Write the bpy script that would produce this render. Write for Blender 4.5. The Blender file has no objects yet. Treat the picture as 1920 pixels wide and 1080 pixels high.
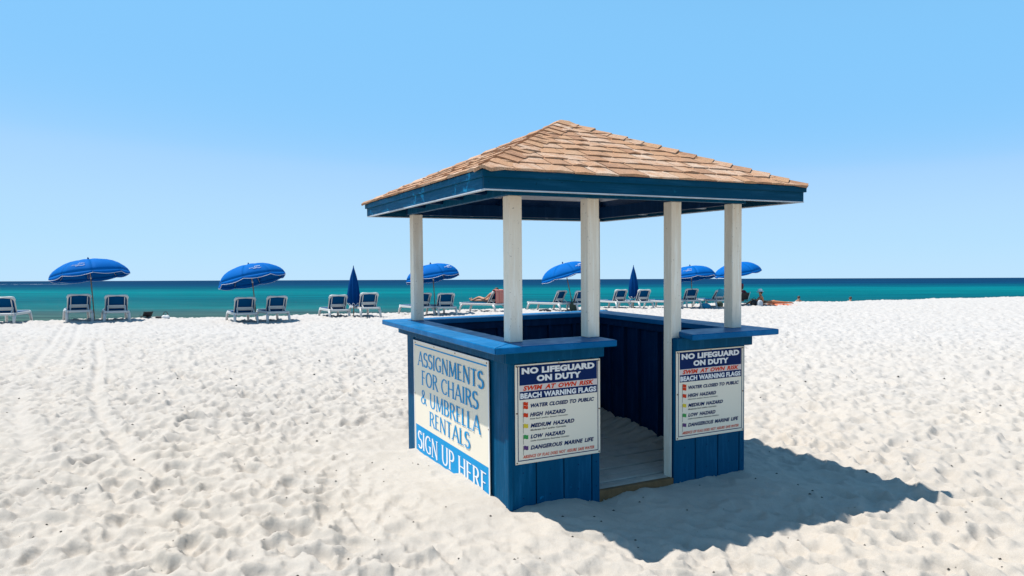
import bpy, bmesh, math, random
import numpy as np
from mathutils import Vector, Matrix, Euler
PI = math.pi; R_ = math.radians
random.seed(7); rng = np.random.default_rng(11)
sc = bpy.context.scene
C = sc.collection

# ------------------------------------------------------------------ camera, sky, sun
cd = bpy.data.cameras.new('camera'); cam = bpy.data.objects.new('camera', cd); C.objects.link(cam)
cd.sensor_width = 36; cd.lens = 1315.6 / 1920 * 36
cd.clip_start = 0.05; cd.clip_end = 60000
cam.matrix_world = Matrix.Translation((0, 0, 1.6)) @ Matrix.Rotation(R_(90) - 0.0122, 4, 'X') @ Matrix.Rotation(-0.0036, 4, 'Z')
sc.camera = cam
SUN_EL, SUN_AZ = 67.0, -74.0                 # azimuth clockwise from +Y
SUN_STRENGTH = 5.0
w = bpy.data.worlds.new('World'); sc.world = w; w.use_nodes = True
nt = w.node_tree; nt.nodes.clear()
sky = nt.nodes.new('ShaderNodeTexSky'); sky.sky_type = 'NISHITA'; sky.sun_disc = False
sky.sun_elevation = R_(SUN_EL); sky.sun_rotation = R_(SUN_AZ)
sky.altitude = 0; sky.air_density = 0.6; sky.dust_density = 0.0; sky.ozone_density = 1.0
bg = nt.nodes.new('ShaderNodeBackground'); bg.inputs[1].default_value = 0.1
wo = nt.nodes.new('ShaderNodeOutputWorld')
EXPO = 0.45
def vscale(src, k):
    v = nt.nodes.new('ShaderNodeVectorMath'); v.operation = 'SCALE'; v.inputs['Scale'].default_value = k
    nt.links.new(src, v.inputs[0]); return v.outputs[0]
cv = nt.nodes.new('ShaderNodeRGBCurve')                # photographic shoulder: the sky is exposed towards white
for ch, pts in enumerate((((0, 0), (.064, .125), (.104, .225), (.130, .24), (.159, .258), (.20, .32), (.237, .40), (.465, .48), (1, .54)),
                          ((0, 0), (.109, .31), (.175, .565), (.262, .60), (.32, .635), (.372, .68), (.63, .76), (1, .78)),
                          ((0, 0), (.224, .60), (.33, .95), (.456, .99), (.73, 1.0), (1, 1)))):
    c_ = cv.mapping.curves[ch]
    c_.points[0].location = pts[0]; c_.points[1].location = pts[-1]
    for p in pts[1:-1]: c_.points.new(*p)
cv.mapping.update()
nt.links.new(vscale(sky.outputs[0], .1), cv.inputs['Color'])
nt.links.new(vscale(cv.outputs[0], 10 / 2 ** EXPO), bg.inputs[0]); nt.links.new(bg.outputs[0], wo.inputs[0])
sl = bpy.data.lights.new('sun', 'SUN'); sl.energy = SUN_STRENGTH; sl.angle = R_(0.5); sl.color = (1.0, 0.955, 0.89)
so = bpy.data.objects.new('sun', sl); C.objects.link(so)
sd = Vector((math.cos(R_(SUN_EL)) * math.sin(R_(SUN_AZ)), math.cos(R_(SUN_EL)) * math.cos(R_(SUN_AZ)), math.sin(R_(SUN_EL))))
so.rotation_euler = sd.to_track_quat('Z', 'Y').to_euler(); so.location = sd * 50
vs = sc.view_settings
vs.view_transform = 'Standard'; vs.look = 'None'; vs.gamma = 1; vs.exposure = EXPO; vs.use_curve_mapping = False
sc.cycles.max_bounces = 8; sc.cycles.diffuse_bounces = 4

# ------------------------------------------------------------------ helpers
def link(o): C.objects.link(o); return o
def tag(o, label=None, cat=None, group=None, kind=None):
    if label: o['label'] = label
    if cat: o['category'] = cat
    if group: o['group'] = group
    if kind: o['kind'] = kind
    return o
def empty(name, label, cat, mat=None, group=None, loc=None, rz=0.0):
    o = bpy.data.objects.new(name, None); link(o); o.empty_display_size = .2
    if mat is not None: o.matrix_world = mat
    if loc is not None: o.location = loc; o.rotation_euler = (0, 0, rz)
    return tag(o, label, cat, group)

class MB:
    """collects simple solids into one mesh"""
    def __init__(s): s.v = []; s.f = []
    def add(s, vs_, fs):
        n = len(s.v); s.v += [tuple(map(float, v)) for v in vs_]; s.f += [tuple(i + n for i in f) for f in fs]; return s
    def box(s, a, b, m=None):
        x0, y0, z0 = a; x1, y1, z1 = b
        vs_ = [(x0,y0,z0),(x1,y0,z0),(x1,y1,z0),(x0,y1,z0),(x0,y0,z1),(x1,y0,z1),(x1,y1,z1),(x0,y1,z1)]
        if m is not None: vs_ = [m @ Vector(v) for v in vs_]
        return s.add(vs_, [(0,3,2,1),(4,5,6,7),(0,1,5,4),(1,2,6,5),(2,3,7,6),(3,0,4,7)])
    def tube(s, pts, r, n=8, cap=True, closed=False):
        pts = [Vector(p) for p in pts]; N = len(pts)
        rs = r if isinstance(r, (list, tuple)) else [r] * N
        base = len(s.v); up = None
        for i, p in enumerate(pts):
            if closed: t = pts[(i + 1) % N] - pts[i - 1]
            else: t = pts[min(i + 1, N - 1)] - pts[max(i - 1, 0)]
            t.normalize()
            if up is None: up = Vector((0, 0, 1)) if abs(t.z) < .9 else Vector((1, 0, 0))
            a = t.cross(up).normalized(); b = a.cross(t).normalized(); up = b
            for k in range(n):
                th = 2 * PI * k / n
                s.v.append(tuple(p + a * math.cos(th) * rs[i] + b * math.sin(th) * rs[i]))
        for i in range(N if closed else N - 1):
            j = (i + 1) % N
            for k in range(n):
                k2 = (k + 1) % n
                s.f.append((base + i*n + k, base + i*n + k2, base + j*n + k2, base + j*n + k))
        if cap and not closed:
            s.f.append(tuple(base + k for k in range(n))[::-1]); s.f.append(tuple(base + (N-1)*n + k for k in range(n)))
        return s
    def bar(s, p, q, w_, h, up=(0, 0, 1)):
        """rectangular bar from p to q; w_ across, h along 'up'"""
        p, q = Vector(p), Vector(q); t = (q - p).normalized(); u = Vector(up)
        a = t.cross(u).normalized(); b = a.cross(t).normalized()
        vs_ = []
        for c in (p, q):
            for sx, sy in ((-1,-1),(1,-1),(1,1),(-1,1)): vs_.append(c + a*sx*w_/2 + b*sy*h/2)
        return s.add(vs_, [(0,1,2,3),(7,6,5,4),(0,4,5,1),(1,5,6,2),(2,6,7,3),(3,7,4,0)])
    def build(s, name, mat, parent=None, smooth=False, bevel=0, label=None, recalc=True):
        me = bpy.data.meshes.new(name); me.from_pydata(s.v, [], s.f); me.update()
        if recalc or bevel:
            bm = bmesh.new(); bm.from_mesh(me)
            if recalc: bmesh.ops.recalc_face_normals(bm, faces=bm.faces)
            if bevel: bmesh.ops.bevel(bm, geom=[e for e in bm.edges if e.calc_face_angle(0) > .6], offset=bevel, segments=1, affect='EDGES', clamp_overlap=True)
            bm.to_mesh(me); bm.free()
        if smooth: me.polygons.foreach_set('use_smooth', [True] * len(me.polygons))
        if mat: me.materials.append(mat)
        o = bpy.data.objects.new(name, me); link(o)
        if parent is not None: o.parent = parent
        if label: o['label'] = label
        return o

# ------------------------------------------------------------------ materials
def mat_new(name, base=(.5,.5,.5), rough=.6, spec=.5):
    m = bpy.data.materials.new(name); m.use_nodes = True
    b = m.node_tree.nodes['Principled BSDF']
    b.inputs['Base Color'].default_value = (*base, 1); b.inputs['Roughness'].default_value = rough
    b.inputs['Specular IOR Level'].default_value = spec
    return m, m.node_tree, b
def N(nt, t, **kw):
    n = nt.nodes.new(t)
    for k, v in kw.items():
        if k in n.inputs: n.inputs[k].default_value = v
        else: setattr(n, k, v)
    return n
def ramp(nt, stops, fac, interp='LINEAR'):
    r = nt.nodes.new('ShaderNodeValToRGB'); r.color_ramp.interpolation = interp
    e = r.color_ramp.elements
    while len(e) < len(stops): e.new(.5)
    for i, (p, c) in enumerate(stops): e[i].position = p; e[i].color = (*c, 1)
    if fac is not None: nt.links.new(fac, r.inputs[0])
    return r
def tc(nt, out='Object', scale=None, rot=None):
    t = nt.nodes.new('ShaderNodeTexCoord')
    if scale is None and rot is None: return t.outputs[out]
    mp = nt.nodes.new('ShaderNodeMapping'); nt.links.new(t.outputs[out], mp.inputs[0])
    if scale is not None: mp.inputs['Scale'].default_value = scale
    if rot is not None: mp.inputs['Rotation'].default_value = rot
    return mp.outputs[0]
def mix(nt, a, b, fac, mode='MIX'):
    m = nt.nodes.new('ShaderNodeMix'); m.data_type = 'RGBA'; m.blend_type = mode
    for src, idx in ((fac, 0), (a, 6), (b, 7)):
        if hasattr(src, 'links'): nt.links.new(src, m.inputs[idx])
        elif idx == 0: m.inputs[0].default_value = src
        else: m.inputs[idx].default_value = (*src, 1)
    return m.outputs[2]
def noise(nt, vec, scale, detail=4, rough=.55):
    n = N(nt, 'ShaderNodeTexNoise', Scale=scale, Detail=detail, Roughness=rough)
    if vec is not None: nt.links.new(vec, n.inputs['Vector'])
    return n.outputs['Fac']
def bump(nt, b, h, strength=.3, dist=.01):
    n = N(nt, 'ShaderNodeBump', Strength=strength, Distance=dist)
    nt.links.new(h, n.inputs['Height']); nt.links.new(n.outputs[0], b.inputs['Normal']); return n

def painted(name, base, worn, rough=.45, wear=.62, var=.25, coat=0.0, grain=(2, 2, 30)):
    m, nt, b = mat_new(name, base, rough, .05)
    v = tc(nt)
    big = noise(nt, v, 1.7, 5)
    c1 = mix(nt, base, tuple(c * (1 - var) for c in base), big)
    pn = noise(nt, v, 6.5, 8, .7)
    fac = ramp(nt, [(wear, (0,0,0)), (wear + .03, (1,1,1))], pn).outputs[0]
    c2 = mix(nt, c1, worn, fac)
    stv = noise(nt, tc(nt, scale=tuple(g_ * .45 for g_ in grain)), 3.2, 6, .7)
    c2 = mix(nt, c2, tuple(min(1, c * 1.45 + .012) for c in base), ramp(nt, [(.50, (0,0,0)), (.74, (.7,.7,.7))], stv).outputs[0])
    c2 = mix(nt, c2, tuple(c * .6 for c in base), ramp(nt, [(.26, (.6,.6,.6)), (.42, (0,0,0))], stv).outputs[0])
    spot = noise(nt, v, 60, 3)
    c3 = mix(nt, c2, tuple(c * .55 for c in base), ramp(nt, [(.66, (0,0,0)), (.72, (1,1,1))], spot).outputs[0])
    nt.links.new(c3, b.inputs['Base Color'])
    g = noise(nt, tc(nt, scale=grain), 5, 6, .6)
    rr = ramp(nt, [(.2, (rough*.7,)*3), (.8, (min(1, rough*1.4),)*3)], g).outputs[0]
    nt.links.new(rr, b.inputs['Roughness'])
    bump(nt, b, g, .35, .004)
    if coat: b.inputs['Coat Weight'].default_value = coat
    return m
M = {}
M['blue'] = painted('blue_paint', (.0, .078, .172), (.004, .15, .31), .5, .66, grain=(14, 14, 1.5))
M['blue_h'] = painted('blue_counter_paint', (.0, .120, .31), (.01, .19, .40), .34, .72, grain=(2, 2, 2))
M['blue_f'] = painted('blue_fascia_paint', (.0, .055, .115), (.005, .11, .19), .5, .66, grain=(1.5, 1.5, 20))
M['blue_peel'] = painted('peeling_blue_fascia_paint', (.0, .085, .185), (.01, .22, .42), .5, .60, grain=(1.5, 1.5, 20))
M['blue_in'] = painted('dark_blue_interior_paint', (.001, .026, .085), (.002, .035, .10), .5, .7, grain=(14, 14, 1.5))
M['white'] = painted('white_post_paint', (.86, .77, .63), (.66, .54, .40), .45, .67, .14, grain=(14, 14, 1.2))
M['pale'] = painted('pale_lookout_lit_edge', (.50, .56, .62), (.35, .40, .45), .6, .6)  # lookout paint; along the fascia bottom its pale tone paints a lit edge
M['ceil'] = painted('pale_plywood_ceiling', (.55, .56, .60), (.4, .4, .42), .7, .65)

def m_shingle():
    m, nt, b = mat_new('tan_asphalt_shingle', (.4,.25,.17), .95, .2)
    oi = nt.nodes.new('ShaderNodeObjectInfo'); v = tc(nt)
    gr = noise(nt, v, 240, 2, .6)
    r1 = ramp(nt, [(0, (.30,.165,.10)), (.2, (.39,.235,.15)), (.45, (.46,.28,.16)), (.7, (.48,.33,.235)), (.9, (.53,.38,.28)), (1, (.57,.44,.34))], oi.outputs['Random']).outputs[0]
    pt = noise(nt, v, 9, 3)
    c = mix(nt, r1, (.46,.26,.15), ramp(nt, [(.42, (0,0,0)), (.62, (.8,.8,.8))], pt).outputs[0])
    c2 = mix(nt, (.42,.40,.38), (1.35,1.3,1.25), ramp(nt, [(.35,(0,0,0)),(.65,(1,1,1))], gr).outputs[0])
    nt.links.new(mix(nt, c, c2, 1.0, 'MULTIPLY'), b.inputs['Base Color'])
    bump(nt, b, gr, .5, .004); return m
M['shingle'] = m_shingle()

def m_sand():
    m, nt, b = mat_new('white_quartz_sand', (.66,.62,.57), .95, .15)
    v = tc(nt)
    g = noise(nt, v, 420, 2, .7); mid = noise(nt, v, 16, 5, .65); big = noise(nt, v, .55, 5, .6); patch = noise(nt, v, 2.6, 4, .55)
    c = mix(nt, (.470,.430,.384), (.415,.378,.335), mid)
    c = mix(nt, c, (.495,.440,.375), ramp(nt, [(.46,(0,0,0)),(.68,(.75,.75,.75))], big).outputs[0])
    c = mix(nt, c, (.395,.358,.312), ramp(nt, [(.5,(0,0,0)),(.72,(.55,.55,.55))], patch).outputs[0])
    # paler, drier sand towards the berm
    sep = nt.nodes.new('ShaderNodeSeparateXYZ'); nt.links.new(v, sep.inputs[0])
    mr = N(nt, 'ShaderNodeMapRange', **{'From Min': 5.0, 'From Max': 19.0}); nt.links.new(sep.outputs['Y'], mr.inputs['Value'])
    c = mix(nt, c, (.445,.425,.408), mr.outputs[0])
    c = mix(nt, c, mix(nt, (.74,.71,.67), (1.16,1.16,1.15), ramp(nt, [(.3,(0,0,0)),(.7,(1,1,1))], g).outputs[0]), 1.0, 'MULTIPLY')
    sp = noise(nt, v, 95, 2, .5)
    c = mix(nt, c, (.16,.11,.07), ramp(nt, [(.735,(0,0,0)),(.76,(.8,.8,.8))], sp).outputs[0])
    nt.links.new(c, b.inputs['Base Color'])
    h = nt.nodes.new('ShaderNodeMath'); h.operation = 'MULTIPLY_ADD'; h.inputs[1].default_value = .25
    nt.links.new(g, h.inputs[0]); nt.links.new(mid, h.inputs[2])
    bump(nt, b, h.outputs[0], .55, .018); return m
M['sand'] = m_sand()

SH_N = Vector((-.4472, .8944, 0))            # towards the sea
def m_sea():
    m, nt, b = mat_new('turquoise_sea', (.0,.2,.25), .45, .12)
    geo = nt.nodes.new('ShaderNodeNewGeometry')
    sep = nt.nodes.new('ShaderNodeSeparateXYZ'); nt.links.new(geo.outputs['Position'], sep.inputs[0])
    def mth(op, x, c=None, c2=None):
        n = nt.nodes.new('ShaderNodeMath'); n.operation = op
        nt.links.new(x, n.inputs[0])
        for i, q in ((1, c), (2, c2)):
            if q is None: continue
            if hasattr(q, 'links'): nt.links.new(q, n.inputs[i])
            else: n.inputs[i].default_value = q
        return n.outputs[0]
    lg = mth('LOGARITHM', mth('MAXIMUM', mth('SUBTRACT', sep.outputs['Y'], 20.0), 1.0), 10.0)
    mpn = nt.nodes.new('ShaderNodeMapping'); mpn.inputs['Scale'].default_value = (.010, .03, .02)
    nt.links.new(geo.outputs['Position'], mpn.inputs[0])
    wob = noise(nt, mpn.outputs[0], 1.0, 5, .65)
    ad = mth('MULTIPLY_ADD', wob, .14, lg)
    mr = N(nt, 'ShaderNodeMapRange', **{'From Min': 1.0, 'From Max': 3.4}); nt.links.new(ad, mr.inputs['Value'])
    r = ramp(nt, [(.12,(.10,.15,.12)), (.18,(.046,.104,.092)), (.244,(.028,.078,.086)), (.287,(.006,.100,.115)), (.39,(.0,.086,.115)), (.45,(.0,.118,.142)), (.485,(.0,.150,.172)), (.52,(.0,.125,.155)), (.565,(.0,.072,.112)), (.66,(.001,.038,.092)), (.8,(.002,.031,.080))], mr.outputs[0])
    mp2 = nt.nodes.new('ShaderNodeMapping'); mp2.inputs['Rotation'].default_value = (0, 0, R_(-8)); mp2.inputs['Scale'].default_value = (.05, .55, 1)
    nt.links.new(geo.outputs['Position'], mp2.inputs[0])
    st = noise(nt, mp2.outputs[0], 1.0, 7, .7)
    mp4 = nt.nodes.new('ShaderNodeMapping'); mp4.inputs['Scale'].default_value = (.006, .035, 1)
    nt.links.new(geo.outputs['Position'], mp4.inputs[0])
    st2 = noise(nt, mp4.outputs[0], 1.0, 6, .65)
    c = mix(nt, r.outputs[0], mix(nt, (.62,.68,.72), (1.4,1.32,1.26), ramp(nt, [(.36,(0,0,0)),(.64,(1,1,1))], st).outputs[0]), 1.0, 'MULTIPLY')
    c = mix(nt, c, mix(nt, (.75,.80,.84), (1.25,1.2,1.15), ramp(nt, [(.36,(0,0,0)),(.64,(1,1,1))], st2).outputs[0]), 1.0, 'MULTIPLY')
    df = nt.nodes.new('ShaderNodeBsdfDiffuse'); gl = nt.nodes.new('ShaderNodeBsdfGlossy'); gl.inputs['Roughness'].default_value = .3
    nt.links.new(c, df.inputs[0]); mx = nt.nodes.new('ShaderNodeMixShader'); mx.inputs[0].default_value = .018
    nt.links.new(df.outputs[0], mx.inputs[1]); nt.links.new(gl.outputs[0], mx.inputs[2]); nt.links.new(mx.outputs[0], nt.nodes['Material Output'].inputs[0])
    nt.nodes.remove(b)
    mp3 = nt.nodes.new('ShaderNodeMapping'); mp3.inputs['Rotation'].default_value = (0, 0, R_(-20)); mp3.inputs['Scale'].default_value = (.35, 1.3, 1)
    nt.links.new(geo.outputs['Position'], mp3.inputs[0])
    hh = noise(nt, mp3.outputs[0], .8, 7, .65)
    bn = N(nt, 'ShaderNodeBump', Strength=.9, Distance=.5); nt.links.new(hh, bn.inputs['Height'])
    nt.links.new(bn.outputs[0], df.inputs['Normal']); nt.links.new(bn.outputs[0], gl.inputs['Normal'])
    return m
M['sea'] = m_sea()

def simple(name, base, rough=.6, spec=.4, var=.15, sc_=8, bmp=0.0):
    m, nt, b = mat_new(name, base, rough, spec)
    n = noise(nt, tc(nt), sc_, 5)
    nt.links.new(mix(nt, base, tuple(c * (1 - var) for c in base), n), b.inputs['Base Color'])
    if bmp: bump(nt, b, n, bmp, .01)
    return m
M['resin'] = simple('white_resin', (.56,.55,.53), .4, .4, .12)
M['sling'] = simple('blue_sling_fabric', (.0,.06,.17), .8, .05, .25, 30)
M['sling_l'] = simple('turquoise_towel_cloth', (.03,.30,.48), .8, .2, .3, 9)
def m_canopy():
    m, nt, b = mat_new('royal_blue_canvas', (.0,.12,.62), .75, .2)
    n = noise(nt, tc(nt), 5, 4)
    col = mix(nt, (.0,.118,.42), (.0,.10,.36), n)
    nt.links.new(col, b.inputs['Base Color']); b.inputs['Specular IOR Level'].default_value = .05
    tr = nt.nodes.new('ShaderNodeBsdfTranslucent'); tr.inputs[0].default_value = (.0,.06,.4,1)
    mxs = nt.nodes.new('ShaderNodeMixShader'); mxs.inputs[0].default_value = .04
    nt.links.new(b.outputs[0], mxs.inputs[1]); nt.links.new(tr.outputs[0], mxs.inputs[2])
    nt.links.new(mxs.outputs[0], nt.nodes['Material Output'].inputs[0]); return m
M['canopy'] = m_canopy()
M['canopy_d'] = simple('navy_canvas', (.0,.05,.20), .8, .05, .3, 12)
M['piping'] = simple('white_piping', (.75,.78,.82), .6)
M['wood'] = simple('varnished_pole_wood', (.36,.22,.12), .5, .4, .3, 12)
M['plank'] = simple('sandy_weathered_plank', (.52,.48,.43), .9, .2, .4, 7, .4)
M['brown'] = simple('weathered_brown_timber', (.27,.155,.075), .85, .2, .7, 14, .5)
M['metal'] = simple('galvanised_metal', (.45,.45,.45), .4)
M['board_w'] = simple('cream_sign_sheet', (.88,.78,.62), .45, .4, .06, 2.5)
M['navy'] = simple('navy_print', (.004,.022,.105), .6, .08, .1)
M['cyan'] = simple('bright_blue_print', (.0,.30,.62), .5, .1, .12)
M['white_print'] = simple('white_print', (.84,.82,.80), .45, .4, .05)
M['pinkish'] = simple('faded_pink_white_print', (.72,.60,.55), .45, .4, .05)
M['red'] = simple('red_print', (.72,.05,.012), .5, .1, .1)
M['yellow'] = simple('yellow_print', (.78,.58,.02), .45)
M['green'] = simple('green_print', (.02,.32,.06), .45)
M['purple'] = simple('purple_print', (.10,.03,.16), .45)
M['rust'] = simple('rusty_screw', (.22,.12,.05), .6)
M['skin'] = simple('tanned_skin', (.50,.25,.15), .55, .35, .15)
M['skin_d'] = simple('deep_tanned_skin', (.50,.20,.085), .55, .35, .15)
M['hair'] = simple('brown_hair', (.05,.03,.018), .6)
M['hat'] = simple('white_hat_fabric', (.72,.72,.70), .8)
M['swim'] = simple('pale_blue_swimwear', (.18,.26,.55), .7)
M['maroon'] = simple('maroon_cloth', (.14,.012,.03), .8)
M['black'] = simple('black_nylon', (.016,.016,.02), .6, .4, .3)
M['greycloth'] = simple('pale_grey_cloth', (.42,.46,.50), .8)
M['orange'] = simple('orange_towel_cloth', (.75,.17,.06), .85, .2, .2)
M['seaweed'] = simple('dry_dark_seaweed', (.018,.014,.01), .9)
M['foam'] = simple('white_foam', (.75,.8,.82), .6)
M['olive'] = simple('olive_canvas', (.05,.07,.045), .8)
def m_stripe():
    m, nt, b = mat_new('red_striped_towel', (.6,.2,.15), .85, .2)
    wv = N(nt, 'ShaderNodeTexWave', Scale=3.2, Distortion=.8); wv.bands_direction = 'X'
    nt.links.new(tc(nt), wv.inputs[0])
    r = ramp(nt, [(.25,(.40,.06,.06)),(.42,(.60,.28,.2)),(.6,(.72,.64,.58)),(.85,(.50,.12,.06))], wv.outputs['Fac'])
    nt.links.new(r.outputs[0], b.inputs['Base Color']); return m
M['stripe'] = m_stripe()

# ------------------------------------------------------------------ kiosk frame of reference
NX, NY, YAW, TX, TY = -0.0185, 4.8653, 0.4558, 0.026, -0.0048
KM = Matrix.Translation((NX, NY, 0)) @ Matrix.Rotation(TY, 4, 'Y') @ Matrix.Rotation(TX, 4, 'X') @ Matrix.Rotation(YAW, 4, 'Z')
KI = KM.inverted()
W, D, OV = 2.17, 2.25, .311                  # width (u), depth (v), eave overhang
DA, DB = .745, 1.43                          # doorway in the front wall

# ------------------------------------------------------------------ ground heights
TL, TC = 24.0, .025; TN = int(TL / TC)
def fft_noise(n, cell, l0, l1, seed):
    r = np.random.default_rng(seed); f = np.fft.fft2(r.standard_normal((n, n)))
    k = np.hypot(*np.meshgrid(np.fft.fftfreq(n, cell), np.fft.fftfreq(n, cell)))
    band = np.exp(-(k * l0) ** 2) * (1 - np.exp(-(k * l1) ** 2))
    g = np.real(np.fft.ifft2(f * band)); return g / g.std()
def make_tile():
    h = .010 * fft_noise(TN, TC, .45, 3.0, 1)
    rr = random.Random(5); half = 14
    yy, xx = np.mgrid[-half:half + 1, -half:half + 1] * TC
    for i in range(7600):
        cx, cy = rr.randrange(TN), rr.randrange(TN)
        th = rr.gauss(.9, .9); ca, sa = math.cos(th), math.sin(th)
        L = rr.uniform(.08, .15); B = rr.uniform(.055, .10); dp = rr.uniform(.014, .036)
        ox, oy = rr.uniform(-.012, .012), rr.uniform(-.012, .012)
        a = ((xx - ox) * ca + (yy - oy) * sa); b = (-(xx - ox) * sa + (yy - oy) * ca)
        b = b / (B * (1 + .25 * np.tanh(a / L)))
        d = np.sqrt((a / L) ** 2 + b ** 2)
        ins = np.clip(1.12 - d, 0, 1); ins = np.clip(ins * 1.9, 0, 1); ins = ins * ins * (3 - 2 * ins)
        rim = np.exp(-((d - 1.25) / .22) ** 2) * (.6 + .6 * np.clip(a / L, -1, 1) * rr.choice((-1, 1)))
        ix = (np.arange(-half, half + 1) + cx) % TN; iy = (np.arange(-half, half + 1) + cy) % TN
        sub = h[np.ix_(iy, ix)]
        tilt = (a / L) * rr.uniform(-.008, .008)
        h[np.ix_(iy, ix)] = sub * (1 - .62 * ins) + ins * (-dp + tilt) + rim * dp * .55
    r1 = np.abs(fft_noise(TN, TC, .23, .75, 31)); r2 = np.abs(fft_noise(TN, TC, .14, .42, 32)); r3 = np.abs(fft_noise(TN, TC, .34, 1.1, 33))
    h -= .019 * np.minimum(r1, 2) + .0065 * np.minimum(r2, 2) + .015 * np.minimum(r3, 2)      # churned sand: soft hollows between crisp little ridges
    h += .0036 * fft_noise(TN, TC, .09, .4, 2) + .0016 * fft_noise(TN, TC, .045, .12, 3)
    h += .0022 * fft_noise(TN, TC, .055, .16, 4)
    return (h - h.mean()) * 1.22
TILE = make_tile()
def tile_at(x, y):
    # slight warp so the pattern never lines up with itself
    xs = (x + .8 * np.sin(y * .11) + 7.3) / TC; ys = (y + .8 * np.sin(x * .09)) / TC
    x0 = np.floor(xs).astype(int); y0 = np.floor(ys).astype(int); fx = xs - x0; fy = ys - y0
    g = lambda a, b: TILE[b % TN, a % TN]
    return (g(x0, y0) * (1 - fx) + g(x0 + 1, y0) * fx) * (1 - fy) + (g(x0, y0 + 1) * (1 - fx) + g(x0 + 1, y0 + 1) * fx) * fy
def shore(x, y): return (y - 31.5 - .5 * x) / 1.118
def sstep(t): t = np.clip(t, 0, 1); return t * t * (3 - 2 * t)
PROF_S = np.array([-400, -24, -16, -7, -2, .3, 3, 8, 13, 40, 200, 800, 1e5]); PROF_Z = np.array([-.1, -.05, 0.04, .22, .25, .24, -.10, -.62, -1.35, -3, -6, -12, -14])
TRACKS = [([(-9.74, 16.41), (-7.6, 12.88), (-5.9, 9.86), (-5.0, 8.46), (-4.07, 7.16), (-3.41, 6.29), (-2.91, 5.77)], .06, .034),
          ([(-14.16, 22.16), (-10.42, 15.83), (-8.34, 12.17)], .06, .026), ([(-13.7, 22.2), (-9.9, 15.8), (-8.0, 12.4)], .06, .026),
          ([(-6.97, 9.88), (-5.9, 8.31), (-4.84, 6.94), (-4.47, 6.5)], .07, .02)]
# sand line along the foot of the kiosk walls (local u/v, local z)
FR_U = [-.3, .02, .127, .41, .54, .65, .75, .84, .95, 1.05, 1.16, 1.28, 1.42, 1.59, 1.86, 2.12, 2.2, 2.6]; FR_Z = [-.02, -.008, .008, .002, -.011, -.05, -.066, -.05, -.028, -.036, -.018, -.038, -.044, -.03, -.03, -.018, -.03, -.05]
LE_V = [-.3, 0, .28, .85, 1.0, 1.75, 1.99, 2.28, 2.8]; LE_Z = [-.02, 0, .018, .022, -.02, -.05, -.05, -.13, -.12]
def ground(x, y):
    x = np.asarray(x, float); y = np.asarray(y, float)
    s = shore(x, y)
    base = np.interp(s, PROF_S, PROF_Z)
    low = .05 * np.sin(x * .31 + 1) * np.cos(y * .23 + .4) + .03 * np.sin(x * .8 + y * .5)
    r = np.hypot(x, y)
    amp = np.where(s > 2, np.clip(1 - (s - 2) / 3, 0, 1), 1.0) * np.clip(1.5 - r / 300, 0, 1)
    h = tile_at(x, y)
    # kiosk footprint coordinates
    dx, dy = x - NX, y - NY; c, sn = math.cos(YAW), math.sin(YAW)
    u = dx * c + dy * sn; v = -dx * sn + dy * c
    du = np.maximum(np.maximum(-u, u - W), 0); dv = np.maximum(np.maximum(-v, v - D), 0); dist = np.hypot(du, dv)
    inside = (u > 0.03) & (u < W - .03) & (v > 0.03) & (v < D - .03)
    near = np.exp(-(dist / .42) ** 2)
    zf = np.interp(u, FR_U, FR_Z); zl = np.interp(v, LE_V, LE_Z)
    wl = np.where(du + dv > 0, (np.maximum(-u, 0) + 1e-4) / (np.maximum(-u, 0) + np.maximum(-v, 0) + 2e-4), np.where(u < v, 1., 0.))
    wl = np.where((v > D), 1., wl)
    zt = zf * (1 - wl) + zl * wl
    zw = zt + u * .0 + (-TY) * dx + TX * dy            # local -> world (small tilt)
    # hummocks heaped up before the near corner
    def blob(bu, bv, ru, rv, a): return a * np.exp(-((u - bu) / ru) ** 2 - ((v - bv) / rv) ** 2)
    heap = blob(.12, -.50, .34, .26, .045) + blob(-.50, .55, .30, .8, .035) + blob(-.45, 1.9, .3, .35, .03) + blob(.75, -.62, .3, .2, -.03) + blob(1.9, -.5, .5, .25, .03)
    calm = np.clip(dist / 1.3, .28, 1)
    z = base + low * np.clip(dist / 2, 0, 1) * np.exp(-(r / 60) ** 2) + h * amp * calm
    z = z * (1 - near) + zw * near + heap + h * .15 * near
    for tr, wd, dp in TRACKS:
        best = np.full(x.shape, 1e9)
        for (ax, ay), (bx, by) in zip(tr[:-1], tr[1:]):
            m = (x > min(ax, bx) - 1) & (x < max(ax, bx) + 1) & (y > min(ay, by) - 1) & (y < max(ay, by) + 1)
            if not m.any(): continue
            t = np.clip(((x[m]-ax)*(bx-ax)+(y[m]-ay)*(by-ay))/((bx-ax)**2+(by-ay)**2), 0, 1)
            best[m] = np.minimum(best[m], np.hypot(x[m]-ax-t*(bx-ax), y[m]-ay-t*(by-ay)))
        wgt = np.exp(-(best / (wd * 1.8)) ** 4)
        z = z - wgt * h * amp * .5 - dp * np.exp(-(best / wd) ** 2) + .45 * dp * np.exp(-((best - 1.9*wd) / (.6*wd)) ** 2)
    z = np.where(inside, np.minimum(z, -.16), z)
    return z
def gz(x, y): return float(ground(np.array([x]), np.array([y]))[0])

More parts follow.
